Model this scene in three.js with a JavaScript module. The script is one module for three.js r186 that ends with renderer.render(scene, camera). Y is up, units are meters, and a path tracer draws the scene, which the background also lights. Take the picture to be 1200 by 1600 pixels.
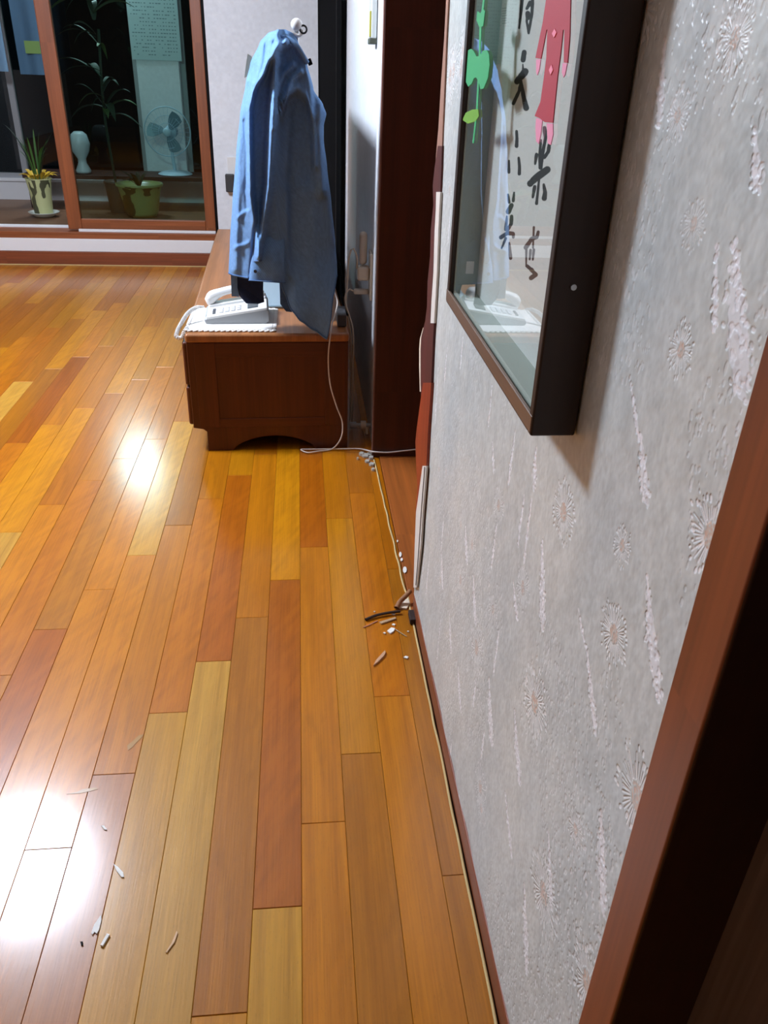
import * as THREE from 'three';
import { RoundedBoxGeometry } from 'three/addons/geometries/RoundedBoxGeometry.js';
import { mergeGeometries } from 'three/addons/utils/BufferGeometryUtils.js';
import { RectAreaLightUniformsLib } from 'three/addons/lights/RectAreaLightUniformsLib.js';

// ---------------------------------------------------------------- camera, sky, lamps, exposure
const V = (x, y, z) => new THREE.Vector3(x, y, z);
const scene = new THREE.Scene();
scene.background = new THREE.Color(0x04070b);                    // night outside
const renderer = new THREE.WebGLRenderer({ antialias: true });
renderer.toneMapping = THREE.LinearToneMapping;
renderer.toneMappingExposure = 1.0;
renderer.shadowMap.enabled = true;
RectAreaLightUniformsLib.init();

const F = 1237.4, EYE = V(0, 1.14, 0);
const camera = new THREE.PerspectiveCamera(65.76, 0.75, 0.02, 60);
const inCam = (px, py) => V((px - 600) / F, -(py - 800) / F, -1);
const fwd = inCam(465, 100).normalize();                         // vanishing point of the floor boards
const dn0 = inCam(519, 3003).normalize();                        // vanishing point of the plumb lines
const up = dn0.addScaledVector(fwd, -dn0.dot(fwd)).normalize().negate();
const rt = fwd.clone().cross(up);
const toWorld = (v) => V(v.dot(rt), v.dot(up), -v.dot(fwd));
camera.position.copy(EYE);
camera.quaternion.setFromRotationMatrix(new THREE.Matrix4().makeBasis(toWorld(V(1, 0, 0)), toWorld(V(0, 1, 0)), toWorld(V(0, 0, 1))));
scene.add(camera);
const LAMP = V(-1.31, 2.12, -2.52), LAMP_R = 0.2, LAMP_POWER = 22.5;
const BALCONY_LAMP = V(-1.48, 2.06, -6.62), BALCONY_POWER = 115;
const LAMP_COLOR = 0xe2edff;

function rectLight(pos, target, w, h, color, intensity) {
  const l = new THREE.RectAreaLight(color, intensity, w, h);
  l.position.copy(pos); l.lookAt(target); l.castShadow = true; scene.add(l);
  return l;
}
{ const l = new THREE.PointLight(LAMP_COLOR, LAMP_POWER, 0, 2); l.position.copy(LAMP); l.castShadow = true; l.shadow.radius = LAMP_R / 0.02 * 0.95; scene.add(l); }

// ---------------------------------------------------------------- helpers
let seed = 7;
const rnd = () => { seed = (seed * 1664525 + 1013904223) >>> 0; return seed / 4294967296; };
const rr = (a, b) => a + (b - a) * rnd();
const ray = (px, py) => toWorld(inCam(px, py)).normalize();
const hit = (axis, value, px, py) => { const d = ray(px, py); const t = (value - EYE[axis]) / d[axis]; return EYE.clone().addScaledVector(d, t); };
const onX = (x, px, py) => hit('x', x, px, py), onY = (y, px, py) => hit('y', y, px, py), onZ = (z, px, py) => hit('z', z, px, py);
const taken = new Map();
function numbered(name) { const n = taken.get(name) || 0; taken.set(name, n + 1); return n ? `${name}_${String(n).padStart(3, '0')}` : name; }
function shade(o) { o.castShadow = true; o.receiveShadow = true; return o; }
function part(name, geo, mat, parent) {
  if (Array.isArray(geo)) geo = merge(geo);
  const m = shade(new THREE.Mesh(geo, mat)); m.name = name; parent.add(m); return m;
}
function merge(list) {
  return mergeGeometries(list.map((g) => { const q = g.index ? g.toNonIndexed() : g; for (const k of Object.keys(q.attributes)) if (!['position', 'normal', 'uv'].includes(k)) q.deleteAttribute(k); return q; }));
}
function thing(name, label, category, group) {
  const o = new THREE.Group(); o.name = numbered(name); o.userData = { label, category }; if (group) o.userData.group = group; scene.add(o); return o;
}
function solid(name, label, category, geo, mat, group) {
  if (Array.isArray(geo)) geo = merge(geo);
  const o = shade(new THREE.Mesh(geo, mat)); o.name = numbered(name); o.userData = { label, category }; if (group) o.userData.group = group; scene.add(o); return o;
}
function structGroup(name, label, category) { const o = new THREE.Group(); o.name = name; o.userData = { kind: 'structure', label, category }; scene.add(o); return o; }
function struct(name, label, category, geo, mat) {
  if (Array.isArray(geo)) geo = merge(geo);
  const o = shade(new THREE.Mesh(geo, mat)); o.name = name; o.userData = { kind: 'structure', label, category }; scene.add(o); return o;
}
// uv in metres on the dominant plane of each face; v runs along the grain axis
function metric(geo, grain = 'y', ox = 0, oy = 0) {
  const g = geo.index ? geo.toNonIndexed() : geo, p = g.attributes.position, n = g.attributes.normal, uv = new Float32Array(p.count * 2);
  for (let i = 0; i < p.count; i++) {
    const c = { x: p.getX(i), y: p.getY(i), z: p.getZ(i) }, a = [['x', Math.abs(n.getX(i))], ['y', Math.abs(n.getY(i))], ['z', Math.abs(n.getZ(i))]].sort((s, t) => t[1] - s[1])[0][0];
    const rest = ['x', 'y', 'z'].filter((k) => k !== a);
    const along = rest.includes(grain) ? grain : rest[1], across = rest.find((k) => k !== along);
    uv[2 * i] = c[across] + ox; uv[2 * i + 1] = c[along] + oy;
  }
  g.setAttribute('uv', new THREE.BufferAttribute(uv, 2)); return g;
}
const box = (x0, x1, y0, y1, z0, z1, grain = 'y') => metric(new THREE.BoxGeometry(Math.abs(x1 - x0), Math.abs(y1 - y0), Math.abs(z1 - z0)).translate((x0 + x1) / 2, (y0 + y1) / 2, (z0 + z1) / 2), grain, rnd(), rnd());
const rbox = (x0, x1, y0, y1, z0, z1, r = 0.004, grain = 'y', seg = 2) => metric(new RoundedBoxGeometry(Math.abs(x1 - x0), Math.abs(y1 - y0), Math.abs(z1 - z0), seg, Math.min(r, Math.abs(x1 - x0) / 2.02, Math.abs(y1 - y0) / 2.02, Math.abs(z1 - z0) / 2.02)).translate((x0 + x1) / 2, (y0 + y1) / 2, (z0 + z1) / 2), grain, rnd(), rnd());
const tube = (pts, r, seg = 40, rad = 8) => new THREE.TubeGeometry(new THREE.CatmullRomCurve3(pts), seg, r, rad, false);
const cyl = (r0, r1, h, x, y, z, seg = 24) => new THREE.CylinderGeometry(r0, r1, h, seg).translate(x, y + h / 2, z);
const bar = (a, b, r, seg = 8) => { const d = b.clone().sub(a); const g = new THREE.CylinderGeometry(r, r, d.length(), seg); g.applyQuaternion(new THREE.Quaternion().setFromUnitVectors(V(0, 1, 0), d.clone().normalize())); const c = a.clone().add(b).multiplyScalar(0.5); return g.translate(c.x, c.y, c.z); };
const PLANES = {
  x: new THREE.Matrix4().makeBasis(V(0, 0, -1), V(0, 1, 0), V(1, 0, 0)),
  y: new THREE.Matrix4().makeBasis(V(1, 0, 0), V(0, 0, -1), V(0, 1, 0)),
  z: new THREE.Matrix4(),
};
// an outline in the given plane, extruded along +axis by t
function plate(axis, value, pts, t, holes = [], bevel = 0) {
  const flat = (p) => axis === 'x' ? new THREE.Vector2(-p.z, p.y) : axis === 'y' ? new THREE.Vector2(p.x, -p.z) : new THREE.Vector2(p.x, p.y);
  const s = new THREE.Shape(pts.map(flat));
  for (const h of holes) s.holes.push(new THREE.Path(h.map(flat)));
  const g = new THREE.ExtrudeGeometry(s, { depth: t, bevelEnabled: bevel > 0, bevelSize: bevel, bevelThickness: bevel, bevelSegments: 1, curveSegments: 6 });
  g.applyMatrix4(PLANES[axis]);
  return g.translate(axis === 'x' ? value : 0, axis === 'y' ? value : 0, axis === 'z' ? value : 0);
}
const platePx = (axis, value, px, t, bevel = 0) => plate(axis, value, px.map(([a, b]) => hit(axis, value, a, b)), t, [], bevel);
const lathe = (prof, x, y, z, seg = 40) => new THREE.LatheGeometry(prof.map(([r, h]) => new THREE.Vector2(r, h)), seg).translate(x, y, z);
const lerp = (a, b, t) => a + (b - a) * t;
const curve = (pts, x) => { if (x <= pts[0][0]) return pts[0][1]; for (let i = 1; i < pts.length; i++) if (x <= pts[i][0]) { const t = (x - pts[i - 1][0]) / (pts[i][0] - pts[i - 1][0]); const s = t * t * (3 - 2 * t) * 0.5 + t * 0.5; return lerp(pts[i - 1][1], pts[i][1], s); } return pts[pts.length - 1][1]; };

// value noise
const hash = (x, y, s) => { let h = (x * 374761393 + y * 668265263 + s * 974634321) | 0; h = Math.imul(h ^ (h >>> 13), 1274126177); return ((h ^ (h >>> 16)) >>> 0) / 4294967296; };
function noise(x, y, s = 0) {
  const xi = Math.floor(x), yi = Math.floor(y), fx = x - xi, fy = y - yi, u = fx * fx * (3 - 2 * fx), v = fy * fy * (3 - 2 * fy);
  return lerp(lerp(hash(xi, yi, s), hash(xi + 1, yi, s), u), lerp(hash(xi, yi + 1, s), hash(xi + 1, yi + 1, s), u), v);
}
const fbm = (x, y, s, o = 3) => { let a = 0, w = 0.5, t = 0; for (let i = 0; i < o; i++) { a += w * noise(x, y, s + i * 17); t += w; x *= 2.03; y *= 2.03; w *= 0.5; } return a / t; };
function dataTex(w, h, fn, srgb = true, rep = [1, 1]) {
  const d = new Uint8Array(w * h * 4);
  for (let j = 0; j < h; j++) for (let i = 0; i < w; i++) { const c = fn(i / w, j / h), k = 4 * (j * w + i); for (let q = 0; q < 3; q++) d[k + q] = Math.max(0, Math.min(255, 255 * (Array.isArray(c) ? c[q] : c))); d[k + 3] = 255; }
  const t = new THREE.DataTexture(d, w, h); t.wrapS = t.wrapT = THREE.RepeatWrapping; t.magFilter = THREE.LinearFilter; t.minFilter = THREE.LinearMipmapLinearFilter; t.generateMipmaps = true;
  if (srgb) t.colorSpace = THREE.SRGBColorSpace; t.repeat.set(...rep); t.needsUpdate = true; return t;
}
function canvasTex(c, srgb = true) { const t = new THREE.CanvasTexture(c); if (srgb) t.colorSpace = THREE.SRGBColorSpace; t.wrapS = t.wrapT = THREE.RepeatWrapping; t.magFilter = THREE.LinearFilter; t.anisotropy = 8; return t; }
const std = (color, roughness = 0.6, extra = {}) => new THREE.MeshPhysicalMaterial({ color, roughness, ...extra });

// ---------------------------------------------------------------- materials
const veneerTex = dataTex(512, 512, (u, v) => {
  const g = fbm(u * 46, v * 3, 3, 3), r = 0.5 + 0.5 * Math.sin(40 * (u + 0.16 * fbm(u * 3, v * 1.5, 9, 2))), p = fbm(u * 160, v * 8, 21, 2);
  const k = 0.72 + 0.16 * g + 0.07 * r + 0.1 * p; return [k, k * 0.975, k * 0.94];
}, true, [2, 1]);
const M = {
  trim: std(0x8d4a2a, 0.45, { map: veneerTex }),
  frame: std(0x9c5a34, 0.42, { map: veneerTex }),
  cabinet: std(0x642c12, 0.42, { map: veneerTex }),  // cabinet wood with the shade of its end darkened into the colour
  cabinetLitTop: std(0xb87b4c, 0.35, { map: veneerTex }),  // lighter copy of the cabinet wood, lamp light on the top put into it
  jamb: std(0x53261a, 0.5, { map: veneerTex }),
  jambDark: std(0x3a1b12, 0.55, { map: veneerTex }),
  jambEdge: std(0xb58a78, 0.7, { map: veneerTex }),
  veneerRed: std(0xa0401c, 0.5, { map: veneerTex }),
  veneerDark: std(0x5a1f16, 0.6, { map: veneerTex }),
  sill: std(0xb3662c, 0.4, { map: veneerTex }),
  plaster: std(0xd9d4cb, 0.9),
  grey: std(0x8b8a86, 0.7),
  filler: std(0xcbb179, 0.7),
  whitePaint: std(0xe8e9ea, 0.45),
  ceiling: std(0xd6d3cc, 0.9),
  plastic: std(0xe9e9e6, 0.35),
  plasticWarm: std(0xcbbba5, 0.4),
  plasticGrey: std(0x9a9c9e, 0.45),
  black: std(0x0a0a0b, 0.6, { specularIntensity: 0.2 }),
  screen: std(0x030304, 0.75, { specularIntensity: 0.04 }),
  silver: std(0xc6cbcc, 0.35, { metalness: 0.3 }),
  metal: std(0xb8b8b8, 0.3, { metalness: 0.9 }),
  chipPale: std(0xe6d9c2, 0.8),
  chipWhite: std(0xf3f1ec, 0.7),
  woodDark: std(0x2a140d, 0.7),
  woodRaw: std(0x9a6a45, 0.7),
  glass: std(0xfbfefc, 0.0, { transmission: 1, thickness: 0, ior: 1.52 }),
  windowGlass: std(0xa9c9c0, 0.0, { transmission: 1, thickness: 0, ior: 1.52 }),
};
const wallTex = dataTex(512, 512, (u, v) => { const k = 0.93 + 0.05 * fbm(u * 60, v * 60, 5, 2) + 0.03 * fbm(u * 7, v * 7, 31, 2); return [k * 0.985, k * 0.99, k]; }, true, [1, 1]);
const wallBump = dataTex(512, 512, (u, v) => fbm(u * 90, v * 90, 12, 2), false);
M.wall = std(0xf0f3f5, 0.7, { map: wallTex, bumpMap: wallBump, bumpScale: 0.0006 });

// ---------------------------------------------------------------- room shell
const WALL = 0.256, FARX = 0.232, FARZ = -5.23, CEIL = 2.35, LEFT = -4.2, BACK = 3.2;
const DOOR_NEAR = -1.58, DOOR_FAR = -2.39, TRIM_Z = -0.382;

// floor: boards 75.5 mm wide and 900 mm long in a stepped bond
const floor = structGroup('floor', 'glossy honey coloured narrow board wooden floor', 'floor');
part('subfloor', box(LEFT, 0.42, -0.06, -0.0125, FARZ - 0.1, BACK), std(0x2c180b, 0.9), floor);
const plankTexes = [0, 1, 2, 3].map((s) => dataTex(128, 1024, (u, v) => {
  const fine = fbm(u * 34, v * 9, 40 + s, 3), vein = fbm(u * 5 + 0.6 * fbm(v * 3, u * 2, 60 + s), v * 2.2, 70 + s, 2), pore = hash(Math.floor(u * 128), Math.floor(v * 220), 90 + s) > 0.985 ? 0.08 : 0;
  const curl = (s === 1 || s === 3 ? 0.13 : 0.035) * fbm(u * 3.2 + v * 3, v * 34 + 5 * u, 120 + s, 2);
  const knot = s === 2 ? 0.1 * Math.max(0, fbm(u * 4, v * 11, 150) - 0.62) / 0.38 : 0;
  const k = 0.76 + 0.13 * fine + 0.13 * vein + curl - pore - knot; return [k, k * (0.965 + 0.03 * vein), k * (0.91 + 0.08 * vein)];
}));
const plankRough = dataTex(256, 256, (u, v) => 0.72 + 0.5 * fbm(u * 9, v * 9, 200, 3) * 0.6, false, [3, 1]);
const plankBump = dataTex(128, 512, (u, v) => 0.5 * fbm(u * 3, v * 5, 210, 2) + 0.5 * fbm(u * 40, v * 26, 220, 2), false);
const TONES = { honey: 0xc4790a, honey2: 0xbd740a, gold: 0xc8830c, light: 0xc8902a, cream: 0xcb973a, amber: 0xb96d08, red: 0xaa5c06, dark: 0xa65c0a, rose: 0xb57640, brown: 0xb26f12 };
const plankMats = {};
const plankMat = (tone, s) => plankMats[tone + s] ||= new THREE.MeshPhysicalMaterial({ color: TONES[tone], map: plankTexes[s], roughness: 0.45, roughnessMap: plankRough, bumpMap: plankBump, bumpScale: 0.0002, clearcoat: 0.65, clearcoatRoughness: 0.185, specularIntensity: 0.4 });
const FIXED = { '-1:-0.78': 'dark1', '-1:-1.68': 'gold1', '-1:0.12': 'light0', '-2:-1.53': 'honey0', '-2:-0.63': 'brown2', '-3:-0.47': 'cream0', '-3:-1.37': 'red1', '-3:-2.27': 'gold0', '0:-0.93': 'honey2', '0:-1.83': 'red1', '0:-0.03': 'honey0', '1:-1.09': 'gold0', '1:-0.19': 'brown2', '1:-1.99': 'honey0', '2:-1.24': 'amber1', '2:-0.34': 'honey0', '2:-2.14': 'amber0', '-4:-1.22': 'amber1', '-4:-0.32': 'light2', '-6:-0.01': 'rose0', '-5:-0.17': 'rose2', '-5:-1.07': 'honey2', '-11:-1.07': 'cream0', '-10:-1.2': 'honey1', '-6:-0.91': 'honey1', '3:-0.81': 'brown2', '3:0.09': 'brown0', '3:-1.71': 'amber0' };
const loose = [];
const inView = (x0, x1, z0, z1) => { let ok = false; for (let i = 0; i <= 4; i++) for (const x of [x0, (x0 + x1) / 2, x1]) { const p = V(x, 0, lerp(z0, z1, i / 4)).sub(EYE); const c = V(p.dot(V(...toWorld(V(1, 0, 0)))), p.dot(toWorld(V(0, 1, 0))), -p.dot(toWorld(V(0, 0, 1)))); if (c.z > 0.05) { const X = 600 + F * c.x / c.z, Y = 800 - F * c.y / c.z; if (X > -10 && X < 900 && Y > 0 && Y < 1640) ok = true; } } return ok; };
function plankGeo(x0, x1, z0, z1, y, tilt) {
  const b = 0.0008, w = x1 - x0, l = z1 - z0, h = 0.012, P = [], U = [], I = [];
  const ring = (i, yy) => { const q = P.length / 3; for (const [sx, sz] of [[-1, -1], [1, -1], [1, 1], [-1, 1]]) { P.push(sx * (w / 2 - i), yy + tilt[0] * sx * w / 2 + tilt[1] * sz * l / 2, sz * (l / 2 - i)); U.push((sx * (w / 2 - i) + w / 2) / 0.0755, (sz * (l / 2 - i) + l / 2) / 0.9); } return q; };
  const a = ring(0, -h), c = ring(0, -b), d = ring(b, 0);
  for (const [p, q] of [[a, c], [c, d]]) for (let i = 0; i < 4; i++) { const j = (i + 1) % 4; I.push(p + i, q + i, q + j, p + i, q + j, p + j); }
  I.push(d, d + 3, d + 2, d, d + 2, d + 1);
  let g = new THREE.BufferGeometry(); g.setAttribute('position', new THREE.Float32BufferAttribute(P, 3)); g.setAttribute('uv', new THREE.Float32BufferAttribute(U, 2)); g.setIndex(I);
  g = g.toNonIndexed(); g.computeVertexNormals(); return g.translate((x0 + x1) / 2, y, (z0 + z1) / 2);
}
const shown = [];
for (let k = 3; k > -56; k--) {
  const x0 = -0.0175 + 0.0755 * k + 0.0002, x1 = Math.min(x0 + 0.0755 - 0.0004, 0.247);
  let z = k === 3 ? -0.815 : -0.932 - 0.1535 * k; while (z < BACK) z += 0.9;
  for (; z > FARZ; z -= 0.9) {
    const zb = z - 0.9 + 0.0003, za = Math.min(z, BACK), z0 = Math.max(zb, FARZ + 0.002), z1 = za - 0.0003;
    if (z1 - z0 < 0.01) continue;
    const key = `${k}:${Math.round(z * 100) / 100}`, near = Object.keys(FIXED).find((f) => { const [fk, fz] = f.split(':'); return +fk === k && Math.abs(+fz - z) < 0.03; });
    const pick = ['honey', 'honey2', 'gold', 'honey', 'amber', 'light', 'amber', 'red', 'brown', 'honey2', 'gold', 'cream', 'honey'][Math.floor(rnd() * 13)];
    const s = Math.floor(rnd() * 4), far = z1 < -2.4 ? 1 : 0;
    const code = near ? FIXED[near] : (far && (pick === 'light' || pick === 'cream' || pick === 'brown') ? 'gold' : pick) + s;
    const g = plankGeo(x0, x1, z0, z1, rr(-0.0002, 0.0001), [rr(-0.0016, 0.0016), rr(-0.0003, 0.0003)]);
    if (inView(x0, x1, z0, z1)) shown.push([z1, code, g]); else loose.push(g);
  }
}
shown.sort((a, b) => b[0] - a[0]);
shown.forEach(([, code, g], i) => { const t = code.slice(0, -1), s = +code.slice(-1); if (i < 296) part(numbered('plank'), g, plankMat(t, s), floor); else loose.push(g); });
const rest = part('further_planks', loose, plankMat('honey', 0), floor); rest.userData.kind = 'stuff';

struct('ceiling', 'white papered ceiling above the room', 'ceiling', box(LEFT - 0.12, 1.9, CEIL, CEIL + 0.1, FARZ - 0.1, BACK + 0.12), M.ceiling);
struct('wall_left', 'pale papered wall on the window side of the living room', 'wall', box(LEFT - 0.12, LEFT, -0.06, CEIL, FARZ - 0.12, BACK + 0.12), M.wall);
struct('wall_back', 'unseen back wall coloured dark brown to cut bounced light', 'wall', box(LEFT, 1.9, -0.06, CEIL, BACK, BACK + 0.12), std(0x6e5a48, 0.7, { map: veneerTex }));  // dark tone chosen so this unseen wall bounces less light

// --- wallpapered wall beside the camera
const WPX = 1280, WZ0 = 0.34, WW = 1.26, WH = 1.6;               // wallpaper texture covers z = -0.34 .. -1.60, y = 0 .. 1.6
function wallpaper() {
  const w = Math.round(WW * WPX), h = WH * WPX, col = document.createElement('canvas'), bmp = document.createElement('canvas');
  col.width = bmp.width = w; col.height = bmp.height = h;
  const c = col.getContext('2d'), b = bmp.getContext('2d'), im = c.createImageData(w, h), ib = b.createImageData(w, h);
  for (let j = 0; j < h; j++) for (let i = 0; i < w; i++) {
    const k = 4 * (j * w + i), m = fbm(i / 150, j / 260, 300, 3), f = fbm(i / 7, j / 9, 310, 2), q = fbm(i / 22, j / 34, 320, 2);
    const t = 0.815 + 0.07 * (m - 0.5) + 0.09 * (f - 0.5) + 0.07 * (q - 0.5), p = 0.03 * (m - 0.45);
    im.data[k] = 255 * Math.min(1, t - 0.028 + p); im.data[k + 1] = 255 * (t + 0.002); im.data[k + 2] = 255 * (t - 0.006 - p); im.data[k + 3] = 255;
    const e = 95 + 85 * (f - 0.5) + 70 * (q - 0.5); ib.data[k] = ib.data[k + 1] = ib.data[k + 2] = e; ib.data[k + 3] = 255;
  }
  c.putImageData(im, 0, 0); b.putImageData(ib, 0, 0);
  // canvas x runs with -z (away from the camera), canvas y downwards
  const P = (px, py) => { const p = onX(WALL, px, py); return [(-p.z - WZ0) * WPX, h - p.y * WPX]; };
  const both = (fn, cs, bs) => { c.fillStyle = c.strokeStyle = cs; fn(c); b.fillStyle = b.strokeStyle = bs; fn(b); };
  function streak(x, y, l, wd, lean) {
    const n = 26, left = [], right = [];
    for (let i = 0; i <= n; i++) { const t = i / n, prof = Math.pow(Math.sin(Math.PI * Math.min(1, t * 0.92 + 0.04)), 0.8) * (0.25 + 0.75 * Math.pow(t, 1.2)); const wob = rr(-0.05, 0.05) * wd; left.push([x + lean * t - wd * prof * 0.5 + wob, y + l * t]); right.push([x + lean * t + wd * prof * 0.5 + rr(-0.07, 0.07) * wd, y + l * t]); }
    const draw = (g) => { g.beginPath(); left.forEach((p, i) => i ? g.lineTo(...p) : g.moveTo(...p)); right.reverse().forEach((p) => g.lineTo(...p)); g.closePath(); g.fill(); right.reverse(); };
    both(draw, 'rgba(242,245,250,0.75)', 'rgba(175,175,175,0.6)');
    for (let i = 0; i < l * wd / 70 + l / 3; i++) { const t = rnd(), e = left[Math.floor(t * n)], f = right[Math.floor(t * n)], qx = lerp(e[0], f[0], rr(-0.25, 1.25)), qy = y + l * t; both((g) => { g.beginPath(); g.ellipse(qx, qy, 2.2, 3.5, rr(0, 3), 0, 7); g.fill(); }, rnd() < 0.2 ? 'rgba(205,203,202,0.5)' : 'rgba(250,252,255,0.55)', rnd() < 0.3 ? 'rgba(120,120,120,0.7)' : 'rgba(240,240,240,0.8)'); }
  }
  function dandelion(x, y, r, str = 1) {
    for (let i = 0; i < 70; i++) { const a = rr(0, 6.28), q = Math.sqrt(rnd()) * r * 0.27; both((g) => { g.beginPath(); g.ellipse(x + Math.cos(a) * q, y + Math.sin(a) * q * 1.15, r * 0.035, r * 0.045, a, 0, 7); g.fill(); }, `rgba(216,178,158,${0.42 * str})`, 'rgba(150,150,150,0.5)'); }
    const n = 44;
    for (let i = 0; i < n; i++) {
      const a = (i + rr(-0.3, 0.3)) / n * 6.283, r0 = r * rr(0.3, 0.4), r1 = r * rr(0.55, 0.98), dx = Math.cos(a), dy = Math.sin(a);
      both((g) => { g.lineWidth = r * rr(0.03, 0.06); g.lineCap = 'round'; g.beginPath(); g.moveTo(x + dx * r0, y + dy * r0); g.lineTo(x + dx * r1, y + dy * r1); g.stroke(); }, `rgba(250,251,252,${0.62 * str})`, `rgba(225,225,225,${0.9 * str})`);
      if (rnd() < 0.8) { const q = r * rr(0.75, 1.12), s = r * rr(0.03, 0.06); both((g) => { g.beginPath(); g.ellipse(x + Math.cos(a + 0.05) * q, y + Math.sin(a + 0.05) * q, s * 1.7, s, a, 0, 7); g.fill(); }, `rgba(252,253,254,${0.7 * str})`, `rgba(245,245,245,${0.9 * str})`); }
    }
  }
  // coarse silvery grain
  for (let i = 0; i < 26000; i++) { const x = rr(0, w), y = rr(0, h), s = rr(0.8, 2.6), l = fbm(x / 190, y / 240, 500, 2); if (l < 0.42) continue; both((g) => { g.beginPath(); g.ellipse(x, y, s, s * rr(1, 2.6), rr(-0.5, 0.5), 0, 7); g.fill(); }, `rgba(245,246,248,${0.25 + 0.5 * (l - 0.5)})`, 'rgba(210,210,210,0.6)'); }
  const seen = [];
  const DX = [[1065, 545, 48, 1], [1112, 838, 82, 1.1], [881, 800, 55, 1], [973, 852, 38, 0.9], [960, 990, 58, 1], [836, 1097, 62, 1], [996, 1245, 85, 1], [850, 1395, 68, 0.8], [1085, 350, 45, 0.6], [918, 1535, 70, 0.9], [817, 918, 40, 0.6], [745, 1012, 45, 0.6], [752, 1230, 40, 0.6], [780, 790, 34, 0.6], [900, 1295, 36, 0.7], [720, 905, 30, 0.5], [1150, 60, 60, 1], [1060, 180, 44, 0.7]];
  for (const [px, py, r, s] of DX) { const [x, y] = P(px, py), [, y1] = P(px, py - r); dandelion(x, y, Math.abs(y - y1), s); seen.push([x, y]); }
  const SX = [[1150, 375, 1160, 625, 62], [1122, 380, 1118, 520, 14], [1003, 680, 1010, 788, 26], [985, 590, 1000, 690, 9], [848, 845, 848, 985, 18], [1012, 898, 1030, 1095, 40], [918, 1010, 932, 1150, 20], [905, 950, 915, 1010, 8], [940, 1265, 942, 1428, 32], [802, 905, 808, 970, 10], [765, 1060, 768, 1165, 16], [838, 700, 834, 765, 10], [740, 900, 743, 975, 9], [716, 1040, 720, 1110, 9], [858, 1300, 862, 1420, 16], [805, 1110, 812, 1225, 18], [820, 1380, 824, 1520, 20], [790, 1240, 800, 1340, 14], [728, 820, 730, 880, 8], [690, 860, 692, 920, 6], [770, 690, 772, 740, 6], [703, 960, 705, 1020, 6], [1040, 60, 1030, 200, 16], [1180, 200, 1185, 300, 26]];
  for (const [a, b0, c1, d, wd] of SX) { const [x, y] = P(a, b0), [x1, y1] = P(c1, d), [xw] = P(a - wd / 2, b0); streak(x, y, y1 - y, Math.max(9, Math.abs(xw - x) * 1.6), x1 - x); }
  for (let i = 0; i < 16; i++) { const x = rr(0, w), y = rr(0, 700); dandelion(x, y, rr(34, 60), 0.8); streak(rr(0, w), rr(0, 620), rr(120, 220), rr(10, 30), rr(-8, 8)); }
  for (let i = 0; i < 34; i++) { const x = rr(w * 0.3, w), y = rr(700, h); streak(x, y, rr(60, 150), rr(7, 14), rr(-6, 6)); if (i < 12) dandelion(rr(w * 0.35, w), rr(700, h), rr(22, 40), 0.45); }
  return [canvasTex(col), canvasTex(bmp, false)];
}
const [paperTex, paperBump] = wallpaper();
M.wallpaper = std(0xffffff, 0.42, { map: paperTex, bumpMap: paperBump, bumpScale: 0.0015 });
function paperUV(g) { g = g.index ? g.toNonIndexed() : g; const p = g.attributes.position, uv = new Float32Array(p.count * 2); for (let i = 0; i < p.count; i++) { uv[2 * i] = (-p.getZ(i) - WZ0) / WW; uv[2 * i + 1] = p.getY(i) / WH; } g.setAttribute('uv', new THREE.BufferAttribute(uv, 2)); return g; }
const wallR = structGroup('wall_right', 'wallpapered wall with embossed dandelions and white streaks', 'wall');
part('wall_core', box(WALL + 0.004, 0.376, -0.06, CEIL, -1.495, TRIM_Z - 0.002), M.plaster, wallR);
{ // the paper: bulges a little over the skirting and curls at the far edge
  const g = new THREE.PlaneGeometry(1, 1, 80, 60), p = g.attributes.position, Z0 = TRIM_Z + 0.004, Z1 = DOOR_NEAR;
  for (let i = 0; i < p.count; i++) {
    const s = p.getX(i) + 0.5, t = p.getY(i) + 0.5, y = lerp(0.049, CEIL, Math.pow(t, 1.8)), ze = curve([[0, -1.545], [0.07, -1.532], [0.2, -1.508], [0.64, -1.511], [0.9, -1.538], [1.15, -1.573], [2.35, -1.59]], y), z = lerp(Z0, ze + 0.004 * noise(y * 30, 1, 5), s);
    const low = Math.exp(-Math.pow((y - 0.05) / 0.12, 2)), edge = Math.exp(-Math.pow((z - Z1) / 0.09, 2));
    const x = WALL - 0.0012 * fbm(z * 9, y * 7, 77, 2) - 0.002 * low * edge - 0.002 * low * (0.4 + noise(z * 14, 0, 3));
    p.setXYZ(i, x, y, z);
  }
  g.computeVertexNormals(); part('wallpaper', paperUV(g), M.wallpaper, wallR);
}
const base = structGroup('baseboard_right', 'low reddish brown skirting with a pale filler line', 'baseboard');
part('skirting', rbox(WALL - 0.005, WALL + 0.004, 0.0, 0.05, -1.53, TRIM_Z, 0.003, 'z'), M.trim, base);
part('filler_line', tube(Array.from({ length: 40 }, (_, i) => { const z = lerp(-0.3, -2.37, i / 39); return V((z < DOOR_NEAR ? lerp(0.243, 0.228, (DOOR_NEAR - z) / 0.8) : 0.2465) + rr(-0.0012, 0.0012), 0.0015, z); }), 0.0026, 160, 6), M.filler, base);

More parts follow.
